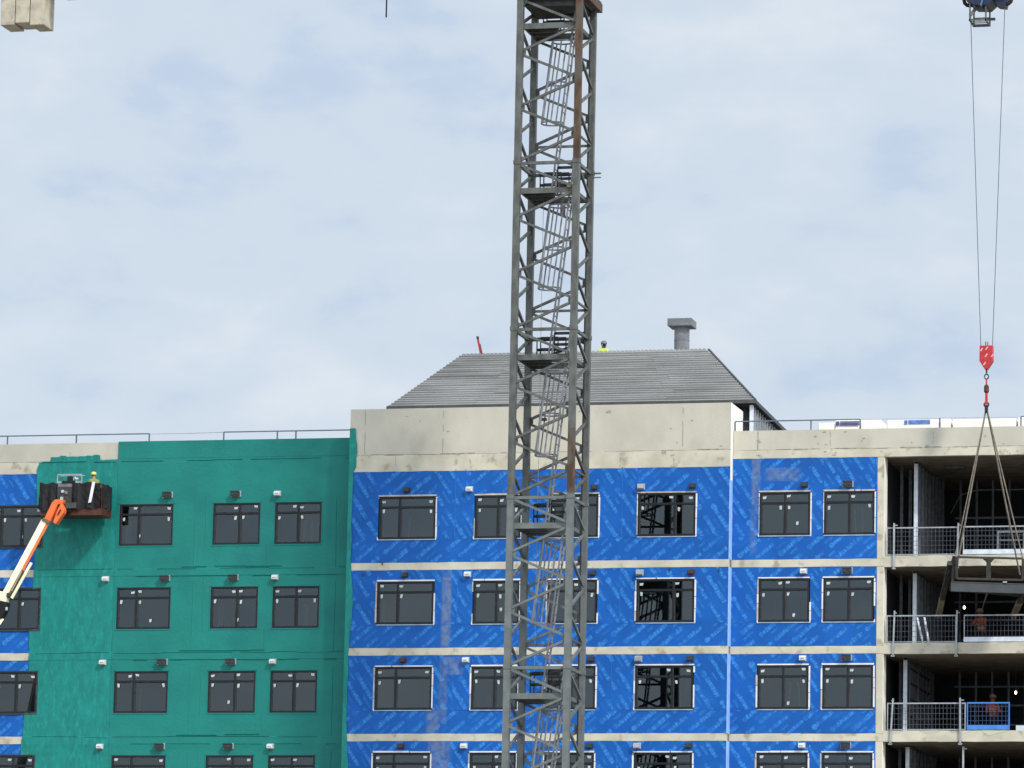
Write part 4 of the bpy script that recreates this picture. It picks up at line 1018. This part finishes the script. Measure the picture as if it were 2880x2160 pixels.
def tarp(x0, x1, y, z0, z1, seed, par, side=None):
    r_ = random.Random(seed); n, k = 9, 6; vs = []; fs = []
    for i in range(n+1):
        for jj in range(k+1):
            x = x0+(x1-x0)*i/n; z = z1-(z1-z0)*jj/k
            wv = .045*math.sin(i*1.7+seed)*(.3+jj/k)+r_.uniform(-.015, .015)
            if jj == k: z += r_.uniform(-.03, .06)
            if jj == 0: z += .03*math.sin(i*1.1+seed)
            vs.append((x, y+wv, z) if side is None else (y+wv, x, z))
    for i in range(n):
        for jj in range(k): a_ = i*(k+1)+jj; fs.append((a_, a_+1, a_+k+2, a_+k+1))
    m = MB().add(vs, fs); o = m.build('tarp', M['black'], bl_, -o0)
    sd = o.modifiers.new('thick', 'SOLIDIFY'); sd.thickness = .012
    return o
tarp(bx0-.05, -16.83, by0-.07, 23.85, 24.86, 1, bl_); tarp(-16.30, bx1-.06, by0-.08, 23.90, 24.86, 2, bl_)
tarp(by0, by1, bx1+.02, 23.95, 24.82, 3, bl_, 'x'); tarp(by0, by1, bx0-.05, 23.9, 24.84, 4, bl_, 'x'); tarp(bx0, bx1, by1+.05, 23.9, 24.82, 5, bl_)
MB().prism([(-15.52, by0-.15, 24.88), (-15.41, by0-.15, 24.88), (-15.53, by0-.17, 24.14), (-15.64, by0-.17, 24.12)], (0, .02, 0)).build('strap', M['white'], bl_, -o0)
f = MB(); f.bar((-16.88, by0, bz1), (-16.88, by0, 25.17), .035).bar((-15.97, by0, bz1), (-15.97, by0, 25.15), .035).bar((-16.88, by0, 25.17), (-15.97, by0, 25.17), .04).bar((-16.88, by0+.3, 25.17), (-15.97, by0+.3, 25.17), .03)
f.bar((-16.88, by0, 24.90), (-15.97, by0, 24.90), .06); f.build('console_guard', M['galv'], bl_, -o0)
f = MB(); f.box(-16.87, -16.05, by0-.02, by0+.22, 24.68, 24.88, 0).box(-16.52, -16.36, by0, by0+.15, 24.88, 25.12, 1).box(-16.7, -16.2, by0-.05, by0, 24.86, 24.94, 1); f.build('control_console', [M['mach'], M['black']], bl_, -o0)
MB().tube((-16.25, by0-.02, 25.0), (-16.18, by0-.06, 25.04), .05, 8).tube((-16.2, by0, 24.98), (-16.1, by0, 25.03), .04, 8).build('work_light', M['tag'], bl_, -o0)
MB().box(-16.83, -16.3, by0-.12, by0-.02, 23.80, 24.72).build('mount_plate', M['ventdark'], bl_, -o0)
for x, z in ((-16.62, 24.55), (-16.65, 24.30), (-16.48, 24.50)): MB().tube((x, by0-.17, z), (x, by0-.12, z), .06, 8).build('motor_cap', M['tag'] if x < -16.5 else M['mach'], bl_, -o0)
MB().box(-16.55, -16.42, by0-.19, by0-.12, 23.95, 24.12).build('lug', M['orange'], bl_, -o0)
# orange knuckle, jib boom (cream with orange inner section), hose carrier
def U(*p): return Vector(p)-BS
knk, low = U(-17.36, -1.05, 23.62), U(-18.60, -1.6, 20.88)
MB().prism([U(-17.17, -1.0, 24.30), U(-17.06, -1.0, 24.40), U(-16.74, -1.0, 24.39), U(-16.78, -1.0, 24.24), U(-16.95, -1.0, 24.22), U(-17.22, -1.0, 23.60), U(-17.45, -1.0, 23.70)], (0, .28, 0)).build('knuckle', M['orange'], bl_, -o0, bevel=.02)
MB().prism([U(-16.80, -1.08, 24.26), U(-16.68, -1.08, 24.02), U(-16.70, -1.08, 23.90), U(-16.98, -1.08, 23.50), U(-17.08, -1.08, 23.58), U(-16.93, -1.08, 24.02)], (0, .3, 0)).build('link_plate', M['orange'], bl_, -o0, bevel=.02)
MB().bar(U(-16.80, -1.09, 24.02), U(-16.90, -1.09, 23.82), .05, .03, upv=(0, 1, 0)).build('slot', M['odark'], bl_, -o0)
MB().bar(U(-16.78, -.75, 24.2), U(-16.45, -.45, 24.25), .16, .2).build('knuckle_pin', M['ventdark'], bl_, -o0)
d = (low-knk).normalized()
MB().bar(knk+Vector((-.06, -.02, 0)), low+Vector((-.02, -.02, 0)), .21, .21).build('jib_boom', M['boom'], bl_, -o0, bevel=.015)
MB().bar(knk+Vector((.09, .02, .02)), knk.lerp(low, .68)+Vector((.10, .02, .0)), .12, .15).build('inner_boom', M['orange'], bl_, -o0, bevel=.01)
MB().bar(knk-d*.05, knk+d*.05, .32, .28).build('boom_collar', M['hose'], bl_, -o0)
c0, c1 = U(-17.62, -1.65, 22.06), U(-18.31, -1.65, 20.80)
MB().bar(c0, c1, .05, .10).build('carrier_rail', M['boom'], bl_, -o0)
MB().bar(c0.lerp(c1, .22)+Vector((-.13, 0, 0)), c1+Vector((-.12, 0, .05)), .17, .08).build('hose_carrier', M['hose'], bl_, -o0)
MB().bar(c0.lerp(c1, .25)+Vector((-.15, -.08, 0)), c1.lerp(c0, .2)+Vector((-.12, -.08, 0)), .045, .035).build('hose', M['cw'], bl_, -o0)
MB().tube(c1+Vector((-.12, -.1, .1)), c1+Vector((-.12, .1, .1)), .09, 10).build('carrier_end', M['ventdark'], bl_, -o0)
MB().prism([U(-18.74, -1.75, 21.05), U(-18.44, -1.75, 21.0), U(-18.48, -1.75, 20.68), U(-18.58, -1.75, 20.58), U(-18.72, -1.75, 20.72)], (0, .3, 0)).build('boom_end', M['boom'], bl_, -o0, bevel=.02)
elb = U(-18.62, -1.85, 20.35)
MB().prism([elb+Vector((-.2, 0, .3)), elb+Vector((.0, 0, .34)), elb+Vector((.22, 0, .28)), elb+Vector((.15, 0, -.05)), elb+Vector((.0, 0, -.28)), elb+Vector((-.35, 0, -.35)), elb+Vector((-.4, 0, .1))], (0, .35, 0)).build('elbow', M['black'], bl_, -o0)
MB().box(.17, .24, -.02, .02, .0, .11).build('plate_tag', M['tag'], bl_, elb-o0)
mb0 = Vector((-26., -13.4, 2.4))
MB().bar(elb+Vector((-.15, .2, -.2)), elb.lerp(mb0, .45), .28, .32).build('main_boom', M['boom'], bl_, -o0); MB().bar(elb.lerp(mb0, .40), mb0, .40, .45).build('main_boom', M['orange'], bl_, -o0)
MB().box(-1.5, 1.5, -.9, .9, 1.1, 2.5).build('turntable', M['orange'], bl_, bevel=.05); MB().box(-1.7, 1.7, -1.0, 1.0, .55, 1.1).build('chassis', M['mach'], bl_, bevel=.05)
for x in (-1.4, 1.4):
    for y in (-1.15, 1.15): MB().tube((x, y-.2, .5), (x, y+.2, .5), .5, 18).build('wheel', M['rubber'], bl_)

# ------------------------------------------------------------------ render settings
S.render.engine = 'CYCLES'; S.cycles.use_denoising = True
S.cycles.transparent_max_bounces = 16; S.cycles.max_bounces = 6
S.render.film_transparent = False
